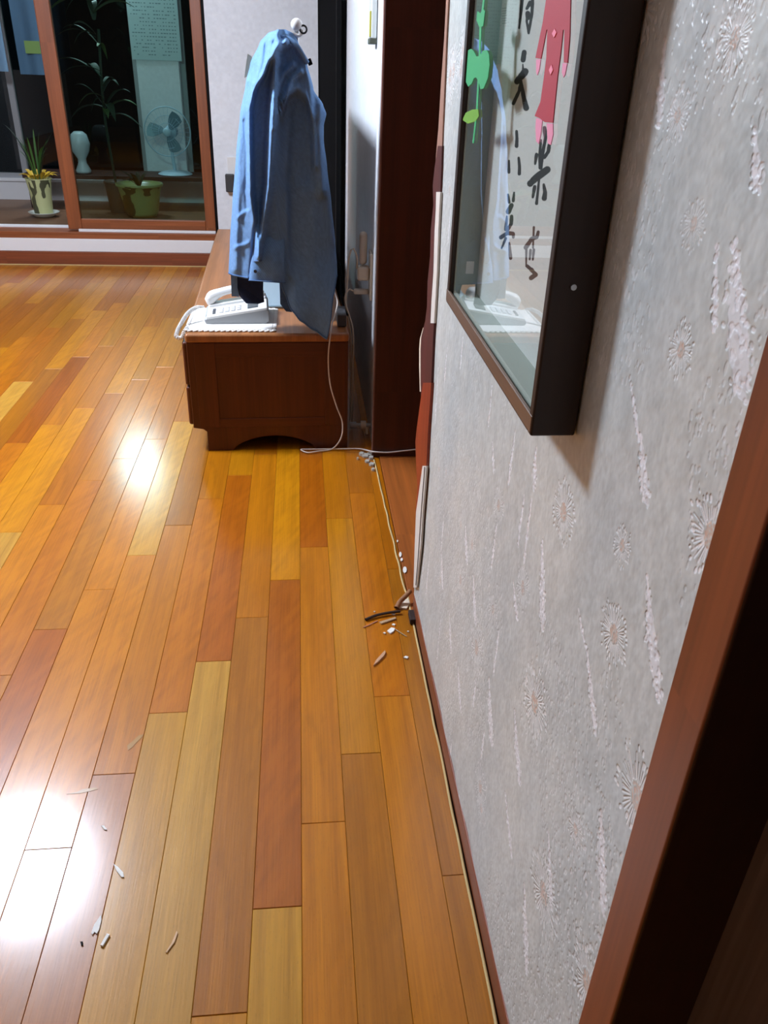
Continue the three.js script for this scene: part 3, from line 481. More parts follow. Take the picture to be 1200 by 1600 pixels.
{
  const shirt = thing('denim_shirt', 'light blue denim shirt hanging over the near end of the cabinet', 'shirt');
  const weave = dataTex(256, 256, (u, v) => { const t = 0.5 + 0.5 * Math.sin((u + v) * 256 * 0.9), k = 0.86 + 0.06 * t + 0.12 * (fbm(u * 24, v * 24, 400, 3) - 0.5) + 0.07 * (hash(Math.floor(u * 256), Math.floor(v * 256), 6) - 0.5); return [k * 0.97, k * 0.985, k]; }, true, [6, 6]);
  const fab = std(0x86b0e0, 0.95, { map: weave, side: THREE.DoubleSide, specularIntensity: 0.3 });
  const hemMat = std(0x5f86b8, 0.9, { map: weave, side: THREE.DoubleSide });
  const navy = std(0x24365a, 0.9, { map: weave, side: THREE.DoubleSide });
  // outlines in picture pixels at the shirt's distance: [y, x]
  const LEFTO = [[46, 434], [52, 418], [66, 406], [100, 391], [130, 384], [180, 375], [240, 369], [320, 363], [380, 359], [432, 357]];
  const RIGHTO = [[46, 446], [52, 458], [66, 466], [95, 479], [140, 490], [164, 505], [178, 510], [196, 506], [220, 506], [260, 511], [320, 518], [380, 524], [420, 527], [540, 527]];
  const HEM = [[356, 428], [366, 432], [388, 436], [396, 410], [434, 405], [438, 442], [443, 456], [456, 487], [470, 503], [490, 517], [511, 531], [515, 512], [521, 462], [527, 430]];
  const ridge = (pts, w, a) => ({ pts, w, a });
  const RIDGES = [
    ridge([[436, 66], [415, 110], [396, 145], [391, 170], [391, 230], [393, 300], [399, 345], [404, 380], [406, 410]], 4.2, 0.018),
    ridge([[446, 66], [431, 78], [428, 130], [425, 200], [420, 290], [412, 345], [406, 400]], 6, 0.055),
    ridge([[458, 102], [442, 118], [432, 150], [428, 200]], 5, 0.022), ridge([[470, 112], [456, 124], [446, 150], [436, 178]], 4.5, 0.02),
    ridge([[411, 70], [408, 100], [398, 130]], 3.5, 0.012), ridge([[424, 64], [419, 90], [410, 120]], 3.2, 0.014), ridge([[436, 70], [437, 100]], 3, 0.014),
    ridge([[384, 128], [378, 160], [374, 200], [372, 300], [368, 420]], 6, 0.016), ridge([[446, 64], [462, 72], [476, 95], [484, 130], [490, 200], [492, 260]], 4, 0.014),
    ridge([[475, 110], [481, 150], [490, 220], [500, 300]], 7, 0.012), ridge([[500, 165], [498, 200], [505, 300]], 5, 0.014), ridge([[448, 300], [449, 360], [452, 430]], 4, 0.012), ridge([[480, 300], [488, 420], [500, 500]], 14, 0.012),
    ridge([[382, 190], [386, 240], [384, 300], [386, 330]], 3, -0.008), ridge([[388, 330], [380, 333], [372, 340]], 3, 0.006), ridge([[399, 352], [395, 400], [393, 430]], 2.6, -0.02), ridge([[388, 380], [378, 384], [366, 388]], 3, 0.006),
  ];
  const segD = (x, y, p, q) => { const dx = q[0] - p[0], dy = q[1] - p[1], t = Math.max(0, Math.min(1, ((x - p[0]) * dx + (y - p[1]) * dy) / (dx * dx + dy * dy))); return Math.hypot(x - p[0] - t * dx, (y - p[1] - t * dy) * 0.8); };
  const lift = (x, y) => {
    let d = 0;
    for (const r of RIDGES) { let m = 1e9; for (let i = 1; i < r.pts.length; i++) m = Math.min(m, segD(x, y, r.pts[i - 1], r.pts[i])); d += r.a * Math.exp(-(m * m) / (r.w * r.w)); }
    // the front sleeve stands proud of the back panel below the shoulder
    const s = 1 / (1 + Math.exp((x - curve([[120, 474], [180, 456], [300, 449], [430, 446]], y)) / 2.2)), s2 = 1 / (1 + Math.exp(-(x - 418) / 4)), top = 1 / (1 + Math.exp(-(y - 150) / 16));
    d += 0.026 * s * s2 * top;
    { const r1 = curve([[66, 436], [110, 415], [145, 396], [170, 391], [300, 393], [345, 399], [410, 406]], y), l0 = curve(LEFTO, y) + 2; d += 0.058 * Math.max(0, Math.min(1, (x - l0) / (r1 - l0))) / (1 + Math.exp((x - r1 - 1) / 1.6)); }
    { const ay = curve([[434, 196], [442, 168], [452, 152], [465, 146], [478, 156], [487, 186]], x), inX = 1 / (1 + Math.exp(-(x - 437) / 2)) / (1 + Math.exp((x - 488) / 3)); d -= 0.034 * inX / (1 + Math.exp(-(y - ay) / 2.5)) * Math.exp(-Math.max(0, y - ay) / 160); d += 0.012 * inX * Math.exp(-Math.pow((y - ay + 8) / 9, 2)); }
    d += 0.004 * (fbm(x / 9, y / 26, 410, 2) - 0.5) + 0.0016 * (fbm(x / 3, y / 7, 420, 2) - 0.5);
    return d;
  };
  const NU = 240, NV = 190, P = [], U = [], I = [];
  const body = (u, v) => {
    const th = u * Math.PI * 2, cx = Math.cos(th), sz = Math.sin(th), s = 0.5 - 0.5 * Math.sign(cx) * Math.pow(Math.abs(cx), 0.75);
    const xb = lerp(357, 527, s), hem = sz >= 0 ? curve(HEM, xb) : Math.min(430, curve(HEM, xb)), y = lerp(46, hem, v);
    const l = curve(LEFTO, y), r = curve(RIGHTO, y), px = lerp(l, r, s), ww = (r - l) / 170;
    const half = 0.052 * Math.min(1, ww * 1.3 + 0.1), arc = Math.pow(Math.abs(sz), 0.8);
    let z = sz >= 0 ? ZS - 0.06 + half * arc * 0.55 : ZS - 0.06 - half * arc;
    if (sz >= 0) z += lift(px, y) * Math.min(1, arc * 2.2); else z += 0.006 * Math.sin(px / 6 + y / 50) * arc;
    { const f = Math.max(0, Math.min(1, (y - 380) / 120)) * Math.max(0, Math.min(1, (px - 430) / 30)); if (sz >= 0) z = lerp(z, CZ + 0.026 + 0.004 * Math.sin(px / 9), f * f * (3 - 2 * f)); }
    return onZ(z, px, y);
  };
  for (let j = 0; j <= NV; j++) for (let i = 0; i <= NU; i++) { const p = body(i / NU, j / NV); P.push(p.x, p.y, p.z); U.push(i / NU * 0.8, j / NV * 0.85); }
  for (let j = 0; j < NV; j++) for (let i = 0; i < NU; i++) { const a = j * (NU + 1) + i, b = a + 1, c = a + NU + 1, d = c + 1; I.push(a, c, b, b, c, d); }
  const g = new THREE.BufferGeometry(); g.setAttribute('position', new THREE.Float32BufferAttribute(P, 3)); g.setAttribute('uv', new THREE.Float32BufferAttribute(U, 2)); g.setIndex(I); g.computeVertexNormals();
  part('body', g, fab, shirt);
  // stitched hem along the front edge
  const hemPts = []; for (let i = 4; i <= NU / 2 - 4; i++) { const p = body(i / NU, 0.995); hemPts.push(V(p.x, p.y, p.z + 0.001)); }
  part('hem', tube(hemPts, 0.0021, 200, 6), hemMat, shirt);
  // cuff: a closed flattened band
  const cuff = (x0, x1, y0, y1, z, dep, name, mat) => {
    const p2 = [], u2 = [], i2 = [], n = 48, m = 10;
    for (let j = 0; j <= m; j++) for (let i = 0; i <= n; i++) { const th = i / n * 6.2832, t = j / m, s = 0.5 + 0.5 * Math.cos(th), px = lerp(lerp(x0[0], x1[0], s), lerp(x0[1], x1[1], s), t), py = lerp(lerp(y0[0], y0[1], s), lerp(y1[0], y1[1], s), t); const q = onZ(z - 0.034 * (1 - t) * (1 - t) + dep * Math.sin(th) * (0.8 + 0.2 * Math.sin(3 * t)) + 0.0015 * Math.sin(th * 5 + t * 3), px, py); p2.push(q.x, q.y, q.z); u2.push(i / n * 0.2, t * 0.07); }
    for (let j = 0; j < m; j++) for (let i = 0; i < n; i++) { const a = j * (n + 1) + i, b = a + 1, c = a + n + 1, d = c + 1; i2.push(a, c, b, b, c, d); }
    const q = new THREE.BufferGeometry(); q.setAttribute('position', new THREE.Float32BufferAttribute(p2, 3)); q.setAttribute('uv', new THREE.Float32BufferAttribute(u2, 2)); q.setIndex(i2); q.computeVertexNormals(); return part(name, q, mat, shirt);
  };
  const cf = cuff([394, 389], [445, 445], [372, 368], [438, 442], ZS + 0.004, 0.022, 'cuff', fab);
  part('cuff_hem', tube(Array.from({ length: 25 }, (_, i) => { const th = Math.PI * i / 24, s = 0.5 + 0.5 * Math.cos(th); return onZ(ZS + 0.005 + 0.0225 * Math.sin(th), lerp(389, 446, s), lerp(438, 442, s)); }), 0.0018, 40, 6), hemMat, cf);
  part('button', new THREE.CylinderGeometry(0.005, 0.005, 0.003, 14).rotateX(Math.PI / 2).translate(...onZ(ZS + 0.022, 399, 424).toArray()), std(0x39465a, 0.4), cf);
  // darker tail of the other shirt front resting by the telephone
  const tail = (pts, z0, z1, mat, name) => { const q = plate('z', 0, pts.map(([x, y]) => { const p = onZ(z0, x, y); return V(p.x, p.y, 0); }), 0.003), p = q.attributes.position; for (let i = 0; i < p.count; i++) p.setZ(i, p.getZ(i) + z0 + 0.006 * Math.sin(p.getX(i) * 70) + (z1 - z0) * Math.max(0, Math.min(1, (0.58 - p.getY(i)) / 0.15))); q.computeVertexNormals(); return part(name, q, mat, shirt); };
  tail([[363, 415], [412, 415], [411, 455], [413, 472], [404, 474], [385, 473], [374, 462], [366, 440]], -2.505, -2.50, navy, 'front_tail');
  tail([[360, 418], [370, 418], [371, 450], [374, 464], [362, 463], [361, 440]], -2.500, -2.498, fab, 'tail_edge');
  tail([[436, 420], [462, 430], [462, 470], [456, 488], [447, 486], [438, 474]], -2.50, -2.50, hemMat, 'back_tail');
  // collar and label
  part('collar', tube([onZ(ZS - 0.035, 437, 58), onZ(ZS - 0.025, 452, 62), onZ(ZS - 0.02, 464, 72), onZ(ZS - 0.025, 474, 88), onZ(ZS - 0.035, 480, 98)], 0.0065, 30, 8), fab, shirt);
  part('collar_button', rbox(-0.006, 0.006, -0.008, 0.008, -0.003, 0.003, 0.002).rotateZ(0.4).translate(...onZ(ZS - 0.05, 484, 97).toArray()), M.black, shirt);
  part('care_tag', platePx('z', ZS - 0.075, [[387, 84], [393, 88], [396, 98], [389, 118], [382, 122], [384, 104]], 0.002), std(0xb9b49a, 0.8), shirt);
}

// ---------------------------------------------------------------- telephone on a lace doily
{
  const d = thing('lace_doily', 'white crocheted lace doily under the telephone', 'doily');
  const fl = onY(CT + 0.002, 292, 519), fr = onY(CT + 0.002, 428, 518), x0 = fl.x - 0.004, x1 = fr.x, z0 = fr.z - 0.004, z1 = z0 - 0.26;
  const outline = [], N = 16, scallop = (ax, az, bx, bz, nx, nz, n) => { for (let i = 0; i < n; i++) for (let k = 0; k < 6; k++) { const t = (i + k / 6) / n, b = 0.008 * Math.sin(Math.PI * k / 6); outline.push(V(lerp(ax, bx, t) + nx * b, 0, lerp(az, bz, t) + nz * b)); } };
  scallop(x0, z0, x1, z0, 0, 1, N); scallop(x1, z0, x1, z1, 1, 0, N); scallop(x1, z1, x0, z1, 0, -1, N); scallop(x0, z1, x0, z0, -1, 0, N);
  const holes = []; for (let i = 0; i < N; i++) { const t = (i + 0.5) / N; for (const c of [V(lerp(x0, x1, t), 0, z0 - 0.005), V(lerp(x0, x1, t), 0, z1 + 0.005), V(x0 + 0.005, 0, lerp(z0 - 0.012, z1 + 0.012, t)), V(x1 - 0.005, 0, lerp(z0 - 0.012, z1 + 0.012, t))]) if (c.x > x0 && c.x < x1) holes.push(Array.from({ length: 6 }, (_, k) => V(c.x + 0.0032 * Math.cos(k * 1.047), 0, c.z - 0.0032 * Math.sin(k * 1.047)))); }
  const lace = std(0xf4f3ef, 0.95);
  part('cloth', plate('y', CT + 0.0015, outline, 0.0025, holes), lace, d);
  const cords = []; for (let i = 0; i <= N; i++) { const t = i / N; cords.push(new THREE.SphereGeometry(0.0042, 8, 6).scale(1.2, 0.7, 1.2).translate(lerp(x0, x1, t), CT + 0.0045, z0 + 0.001), new THREE.SphereGeometry(0.0042, 8, 6).scale(1.2, 0.7, 1.2).translate(x0, CT + 0.0045, lerp(z0, z1, t))); }
  part('edging', cords, lace, d);

  const ph = thing('telephone', 'white corded desk telephone on the lace doily', 'telephone');
  const y = CT + 0.0048, a = onY(y, 321, 507), px0 = a.x, pz0 = a.z - 0.006, L = 0.2, D = 0.165, white = M.plastic;
  ph.position.set(px0, y, pz0); ph.rotation.y = 0.05;
  // wedge body, low edge towards the room
  const prof = [V(0, 0.006, 0), V(0.004, 0.0, 0), V(L - 0.01, 0, 0), V(L, 0.008, 0), V(L, 0.04, 0), V(L - 0.012, 0.045, 0), V(0.01, 0.017, 0), V(0, 0.012, 0)];
  part('body', plate('z', -D + 0.002, prof.map((p) => p), D - 0.004, [], 0.002), std(0xa9adb0, 0.4), ph);
  const tilt = Math.atan2(0.028, L - 0.022), top = (g) => g.rotateZ(tilt).translate(0.004, 0.018, 0);
  part('top_cover', top(new RoundedBoxGeometry(L - 0.004, 0.008, D + 0.004, 2, 0.003).translate((L - 0.004) / 2, 0, -D / 2)), white, ph);
  const keyM = std(0xdfe1e2, 0.4), ink = std(0x565a60, 0.5);
  for (let r = 0; r < 4; r++) for (let c = 0; c < 3; c++) part('key', top(new RoundedBoxGeometry(0.013, 0.005, 0.015, 1, 0.0015).translate(0.048 + r * 0.019, 0.0055, -0.028 - c * 0.021)), keyM, ph);
  for (let c = 0; c < 3; c++) part('function_key', top(new RoundedBoxGeometry(0.010, 0.004, 0.012, 1, 0.0015).translate(0.024, 0.0055, -0.028 - c * 0.021)), ink, ph);
  part('display', top(new RoundedBoxGeometry(0.034, 0.004, 0.06, 1, 0.0015).translate(0.15, 0.0055, -0.05)), std(0x4c555a, 0.3), ph);
  part('cradle', top(new RoundedBoxGeometry(0.19, 0.012, 0.05, 2, 0.004).translate(0.1, 0.007, -0.132)), white, ph);
  // handset
  const hs = new THREE.Group(); hs.name = 'handset'; ph.add(hs);
  const hp = [], n = 26, m = 16, hu = [], hi = [];
  for (let i = 0; i <= n; i++) { const t = i / n, X = lerp(-0.006, 0.19, t), arcY = 0.046 + 0.024 * t + 0.02 * Math.sin(Math.PI * t), end = Math.exp(-Math.pow((t - 0.1) / 0.13, 2)) + Math.exp(-Math.pow((t - 0.9) / 0.13, 2)), cap = Math.min(1, Math.sqrt(Math.min(t, 1 - t) * 16 + 0.002));
    for (let j = 0; j <= m; j++) { const th = j / m * 6.2832, ry = (0.012 + 0.004 * end) * cap, rz = (0.019 + 0.006 * end) * cap, lowr = Math.sin(th) < 0 ? 1 + 0.8 * end : 1; hp.push(X, arcY + ry * lowr * Math.sign(Math.sin(th)) * Math.pow(Math.abs(Math.sin(th)), 0.7), -0.132 + rz * Math.sign(Math.cos(th)) * Math.pow(Math.abs(Math.cos(th)), 0.7)); hu.push(t, j / m); } }
  for (let i = 0; i < n; i++) for (let j = 0; j < m; j++) { const A = i * (m + 1) + j, B = A + 1, C = A + m + 1, E = C + 1; hi.push(A, C, B, B, C, E); }
  const hg = new THREE.BufferGeometry(); hg.setAttribute('position', new THREE.Float32BufferAttribute(hp, 3)); hg.setAttribute('uv', new THREE.Float32BufferAttribute(hu, 2)); hg.setIndex(hi); hg.computeVertexNormals();
  part('grip', hg, white, hs);
  // coiled cord drooping over the cabinet edge
  const cu = new THREE.CatmullRomCurve3([onZ(CZ - 0.14, 319, 479), onZ(CZ - 0.13, 306, 481), onZ(CZ - 0.11, 295, 488), onZ(CZ - 0.07, 284, 504), onZ(CZ - 0.04, 277, 518), onZ(CZ - 0.02, 276, 527), onZ(CZ - 0.025, 283, 528), onZ(CZ - 0.03, 288, 518), onZ(CZ - 0.035, 293, 511)].map((p, i) => p));
  const fr2 = cu.computeFrenetFrames(900, false), coil = [];
  for (let i = 0; i <= 900; i++) { const t = i / 900, p = cu.getPointAt(t), th = t * 44 * 6.2832, r = 0.0052 * Math.min(1, t * 8 + 0.3); coil.push(p.addScaledVector(fr2.normals[i], r * Math.cos(th)).addScaledVector(fr2.binormals[i], r * Math.sin(th))); }
  scene.updateMatrixWorld(true); coil.forEach((p) => hs.worldToLocal(p));
  part('coiled_cord', tube(coil, 0.0017, 1400, 5), white, hs);
}

// ---------------------------------------------------------------- cables and wall fittings behind the cabinet
{
  const w = 0.0023, zf = CZ + 0.012;
  const path = [onZ(-2.62, 521, 452), onZ(-2.6, 527, 470), onZ(-2.55, 524, 490), onZ(-2.50, 519, 505), onZ(zf, 516.5, 522), onZ(zf, 513, 560), onZ(zf, 516, 600), onZ(zf, 526, 635), onZ(zf + 0.004, 535, 660), onZ(zf + 0.01, 533, 684)];
  const fl = [[518, 697], [498, 705], [480, 707], [470, 702], [476, 693], [500, 687], [520, 684], [536, 685.5], [560, 696]].map(([x, y]) => onY(0.0055, x, Math.max(y, 700 + 0 * x) === y ? y : y)).map((p) => V(p.x, p.y, Math.max(p.z, CZ + 0.006)));
  const lean = [[585, 706], [605, 707], [630, 704.5], [648, 702.5], [662, 701]].map(([x, y]) => onZ(DOOR_FAR + 0.006, x, y));
  solid('telephone_cable', 'thin white cable looping down the cabinet end to the doorway', 'cable', tube([...path, ...fl, ...lean], w, 260, 8), std(0xe2d8cf, 0.5));
  const o = thing('wall_outlet', 'ivory wall outlet beyond the stripped doorway', 'outlet');
  const c = onX(FARX, 581, 430);
  part('plate', rbox(FARX - 0.009, FARX - 0.0005, c.y - 0.075, c.y + 0.075, c.z - 0.04, c.z + 0.04, 0.003), M.plasticWarm, o);
  const q = thing('plug_adapter', 'ivory plug adapter with upright tube in the wall outlet', 'plug');
  part('body', rbox(FARX - 0.05, FARX - 0.0095, c.y - 0.015, c.y + 0.03, c.z - 0.022, c.z + 0.022, 0.008), M.plasticWarm, q);
  part('upright_tube', new THREE.CapsuleGeometry(0.013, 0.08, 4, 14).translate(FARX - 0.03, c.y + 0.085, c.z - 0.005), M.plasticWarm, q);
  part('cord', tube([V(FARX - 0.05, c.y + 0.02, c.z), onZ(c.z, 558, 402), onZ(c.z, 551, 387), onZ(c.z, 546, 400), onZ(c.z, 543, 440), onZ(c.z, 541, 480), V(0.165, 0.33, c.z), V(0.165, 0.02, c.z)], 0.003, 50, 6), M.plasticWarm, q);
  const q2 = thing('power_plug', 'slim ivory plug with cable under the plug adapter', 'plug');
  part('body', rbox(FARX - 0.06, FARX - 0.0095, c.y - 0.062, c.y - 0.046, c.z - 0.012, c.z + 0.012, 0.005), M.plasticWarm, q2);
  part('cord', tube([V(FARX - 0.058, c.y - 0.054, c.z), onZ(c.z, 545, 452), onZ(c.z, 539, 466), V(0.17, 0.36, c.z + 0.01), V(0.172, 0.2, c.z + 0.012), V(0.172, 0.01, c.z + 0.012)], 0.003, 30, 6), M.plasticWarm, q2);
  solid('black_cable', 'black cable hanging behind the shirt above the receiver box', 'cable', tube([onZ(-2.715, 526, 405), onZ(-2.70, 532, 420), onZ(-2.68, 533, 445), onZ(-2.66, 534, 465), onZ(-2.65, 539, 485), V(0.152, CT + 0.006, -2.66), V(0.148, CT + 0.006, -2.74)], 0.004, 40, 8), M.black);
  // pipe stub at the foot of the wall
  const v = thing('pipe_valve', 'small pale pipe fitting low on the wall beside the cabinet', 'pipe fitting');
  const p0 = onX(0.226, 577, 664), zz = p0.z, yy = p0.y;
  part('pipe', bar(V(0.236, yy, zz), V(0.168, yy, zz), 0.007, 16), M.plasticGrey, v);
  part('nut', bar(V(0.214, yy, zz), V(0.196, yy, zz), 0.015, 6), M.plasticWarm, v);
  part('cap', bar(V(0.18, yy, zz), V(0.158, yy, zz), 0.0115, 16), M.plasticGrey, v);
  part('lever', rbox(0.213, 0.223, yy - 0.035, yy - 0.006, zz - 0.005, zz + 0.005, 0.003), M.plasticWarm, v);
  // hanging tube by the doorway
  const t = thing('hanging_tube', 'clear tube with yellow strip hanging on the wall beside the doorway', 'tube');
  const b0 = onX(FARX - 0.012, 582, 62), b1 = b0.y + 0.34;
  part('sleeve', rbox(FARX - 0.02, FARX - 0.002, b0.y, b1, b0.z - 0.045, b0.z + 0.03, 0.006), std(0xd6dcd6, 0.2), t);
  part('yellow_strip', rbox(FARX - 0.023, FARX - 0.019, b0.y + 0.006, b0.y + 0.07, b0.z + 0.012, b0.z + 0.028, 0.001), std(0xb7b03a, 0.5), t);
  part('end_cap', rbox(FARX - 0.023, FARX - 0.001, b0.y - 0.012, b0.y + 0.004, b0.z - 0.04, b0.z + 0.03, 0.003), std(0x4b4e40, 0.5), t);
  // switch on the window wall, partly behind the shirt
  const s = thing('wall_socket', 'white socket with dark adapter on the window wall behind the shirt', 'socket');
  const e = onZ(FARZ, 361, 262), e2 = onZ(FARZ, 359, 285);
  part('plate', rbox(e.x - 0.02, e.x + 0.06, e.y - 0.05, e.y + 0.06, FARZ + 0.001, FARZ + 0.011, 0.003), M.plastic, s);
  part('adapter', rbox(e2.x - 0.022, e2.x + 0.03, e2.y - 0.05, e2.y + 0.05, FARZ + 0.012, FARZ + 0.05, 0.006), std(0x3b3b3c, 0.5), s);
}

// ---------------------------------------------------------------- rubble at the stripped doorway and specks on the floor
{
  const chip = (name, label, px, t, mat, y = 0.0008, group) => solid(name, label, 'debris', platePx('y', y, px, t, 0.0003), mat, group);
  const C = (x, y) => [560 + x / 8, 860 + y / 8];                // from the close-up of the corner
  const stick = solid('dark_splinter', 'long dark wood splinter lying across the boards by the doorway', 'splinter', tube([onY(0.004, ...C(88, 865)), onY(0.006, ...C(230, 810)), onY(0.007, ...C(400, 775)), onY(0.007, ...C(520, 762))], 0.0036, 20, 6).scale(1, 1, 1), M.woodDark);
  solid('broken_block', 'dark broken block of wood in the corner of the stripped doorway', 'wood block', rbox(0.238, 0.254, 0.0015, 0.016, -1.475, -1.515, 0.002), M.woodDark);
  solid('curled_strip', 'brown curled strip of veneer leaning out of the doorway corner', 'veneer strip', (() => { const pts = [onY(0.03, ...C(650, 505)), onY(0.024, ...C(590, 570)), onY(0.012, ...C(520, 640)), onY(0.006, ...C(475, 720))], g = tube(pts, 0.006, 20, 8); return g; })(), M.woodRaw);
  chip('pale_sliver', 'flat pale brown wood sliver beside the dark splinter', [C(262, 905), C(285, 925), C(470, 862), C(460, 845)], 0.003, std(0xb89a78, 0.8));
  chip('plaster_flake', 'white angular plaster flake with a thin tail', [C(360, 1015), C(410, 975), C(455, 985), C(440, 1020), C(400, 1045)], 0.003, M.chipWhite);
  solid('wire_sliver', 'thin curved sliver beside the white plaster flake', 'splinter', tube([onY(0.002, ...C(460, 985)), onY(0.003, ...C(530, 1030)), onY(0.002, ...C(605, 1075))], 0.0011, 12, 5), std(0xb5a48c, 0.8));
  chip('plaster_crumb', 'small white crumb among the rubble of the doorway corner', [C(415, 795), C(435, 783), C(460, 795), C(445, 810)], 0.002, M.chipWhite, 0.0008, 'crumbs in the doorway corner');
  for (const [x, y, s] of [[440, 935, 22], [325, 1040, 16], [620, 1020, 12], [595, 1345, 30], [75, 950, 0], [200, 772, 9]]) if (s) chip('plaster_crumb', 'small white crumb among the rubble of the doorway corner', [C(x - s, y), C(x - s * 0.2, y - s * 0.55), C(x + s, y - s * 0.2), C(x + s * 0.5, y + s * 0.5)], 0.0025, M.chipWhite, 0.0008, 'crumbs in the doorway corner');
  chip('pointed_splinter', 'pointed wood splinter on the boards away from the rubble', [C(190, 1450), C(215, 1395), C(300, 1300), C(330, 1265), C(338, 1290), C(320, 1330), C(250, 1400)], 0.004, std(0xc89a78, 0.8));
  solid('pink_thread', 'short pink thread beside the dark splinter', 'thread', tube([onY(0.0015, ...C(62, 962)), onY(0.002, ...C(140, 930)), onY(0.0015, ...C(240, 880))], 0.0012, 12, 5), std(0xc98e80, 0.8));
  chip('board_chip', 'pale chip standing in the gap at the doorway corner', [C(515, 730), C(555, 650), C(620, 610), C(640, 680), C(600, 740)], 0.004, M.chipPale);
  for (const [x, y, rx, ry] of [[625.5, 867, 2, 4], [627.5, 875, 1.8, 2.4], [632.5, 891, 3, 5], [621, 846, 1.2, 1.6]]) solid('white_grain', 'bright white grain lying along the doorway sill', 'grain', platePx('y', 0.0045, Array.from({ length: 8 }, (_, k) => [x + rx * Math.cos(k * 0.785), y + ry * Math.sin(k * 0.785)]), 0.002, 0.0003), M.chipWhite, 'grains on the doorway sill');
  // plaster pieces at the foot of the far jamb
  for (const [x, y, s] of [[577, 711, 5], [571, 713, 6], [580, 717, 4], [574, 722, 4], [581, 727, 4.5], [583, 735, 3], [565, 711, 4], [559, 718, 1.6]]) chip('plaster_lump', 'rough white plaster lump at the foot of the dark jamb', [[x - s, y], [x - s * 0.3, y - s * 0.5], [x + s * 0.8, y - s * 0.3], [x + s * 0.6, y + s * 0.5], [x - s * 0.4, y + s * 0.4]], rr(0.004, 0.009), std(0xaaa59b, 0.9), 0.0008, 'plaster lumps at the jamb foot');
  // flakes on the open floor
  const D = (x, y) => [90 + x / 5.714, 1280 + y / 5.714];
  chip('white_flake', 'pointed white flake with a dark crease on the glossy boards', [D(500, 403), D(540, 430), D(585, 480), D(592, 520), D(572, 520), D(530, 465)], 0.0015, M.chipWhite);
  chip('white_flake', 'leaf shaped white flake lying next to a small white stick', [D(388, 858), D(392, 900), D(372, 985), D(350, 1025), D(330, 1010), D(312, 1035), D(303, 1020), D(330, 945)], 0.0015, M.chipWhite);
  chip('white_stick', 'small straight white stick on the glossy boards', [D(445, 1030), D(465, 1040), D(405, 1140), D(386, 1132)], 0.003, M.chipWhite);
  chip('curved_sliver', 'curved pale wood sliver alone on the boards', [D(1065, 1000), D(1072, 1020), D(1045, 1100), D(975, 1195), D(968, 1190), D(1020, 1110)], 0.0015, std(0xd9b48c, 0.7));
  chip('white_flake', 'tiny white flake beside the lamp reflection', [D(392, 62), D(415, 60), D(442, 98), D(420, 96)], 0.0012, M.chipWhite);
  const S = (x, y) => [x / 4, 1000 + y / 4];
  solid('olive_smear', 'olive brown smear running along one board', 'stain', platePx('y', 0.0004, [S(800, 690), S(795, 660), S(830, 632), S(868, 596), S(895, 590), S(890, 604), S(850, 645), S(826, 672)], 0.0003), std(0xa06f14, 0.3));
  solid('olive_smear', 'olive brown smear crossing two boards at the edge of the lamp glare', 'stain', platePx('y', 0.0004, [S(415, 964), S(480, 950), S(520, 932), S(600, 922), S(612, 932), S(560, 946), S(500, 958)], 0.0003), std(0xa06f14, 0.3));
  chip('dark_speck', 'tiny black speck on the boards near the white stick', [D(205, 1098), D(225, 1098), D(226, 1128), D(212, 1126)], 0.0015, M.black);
}

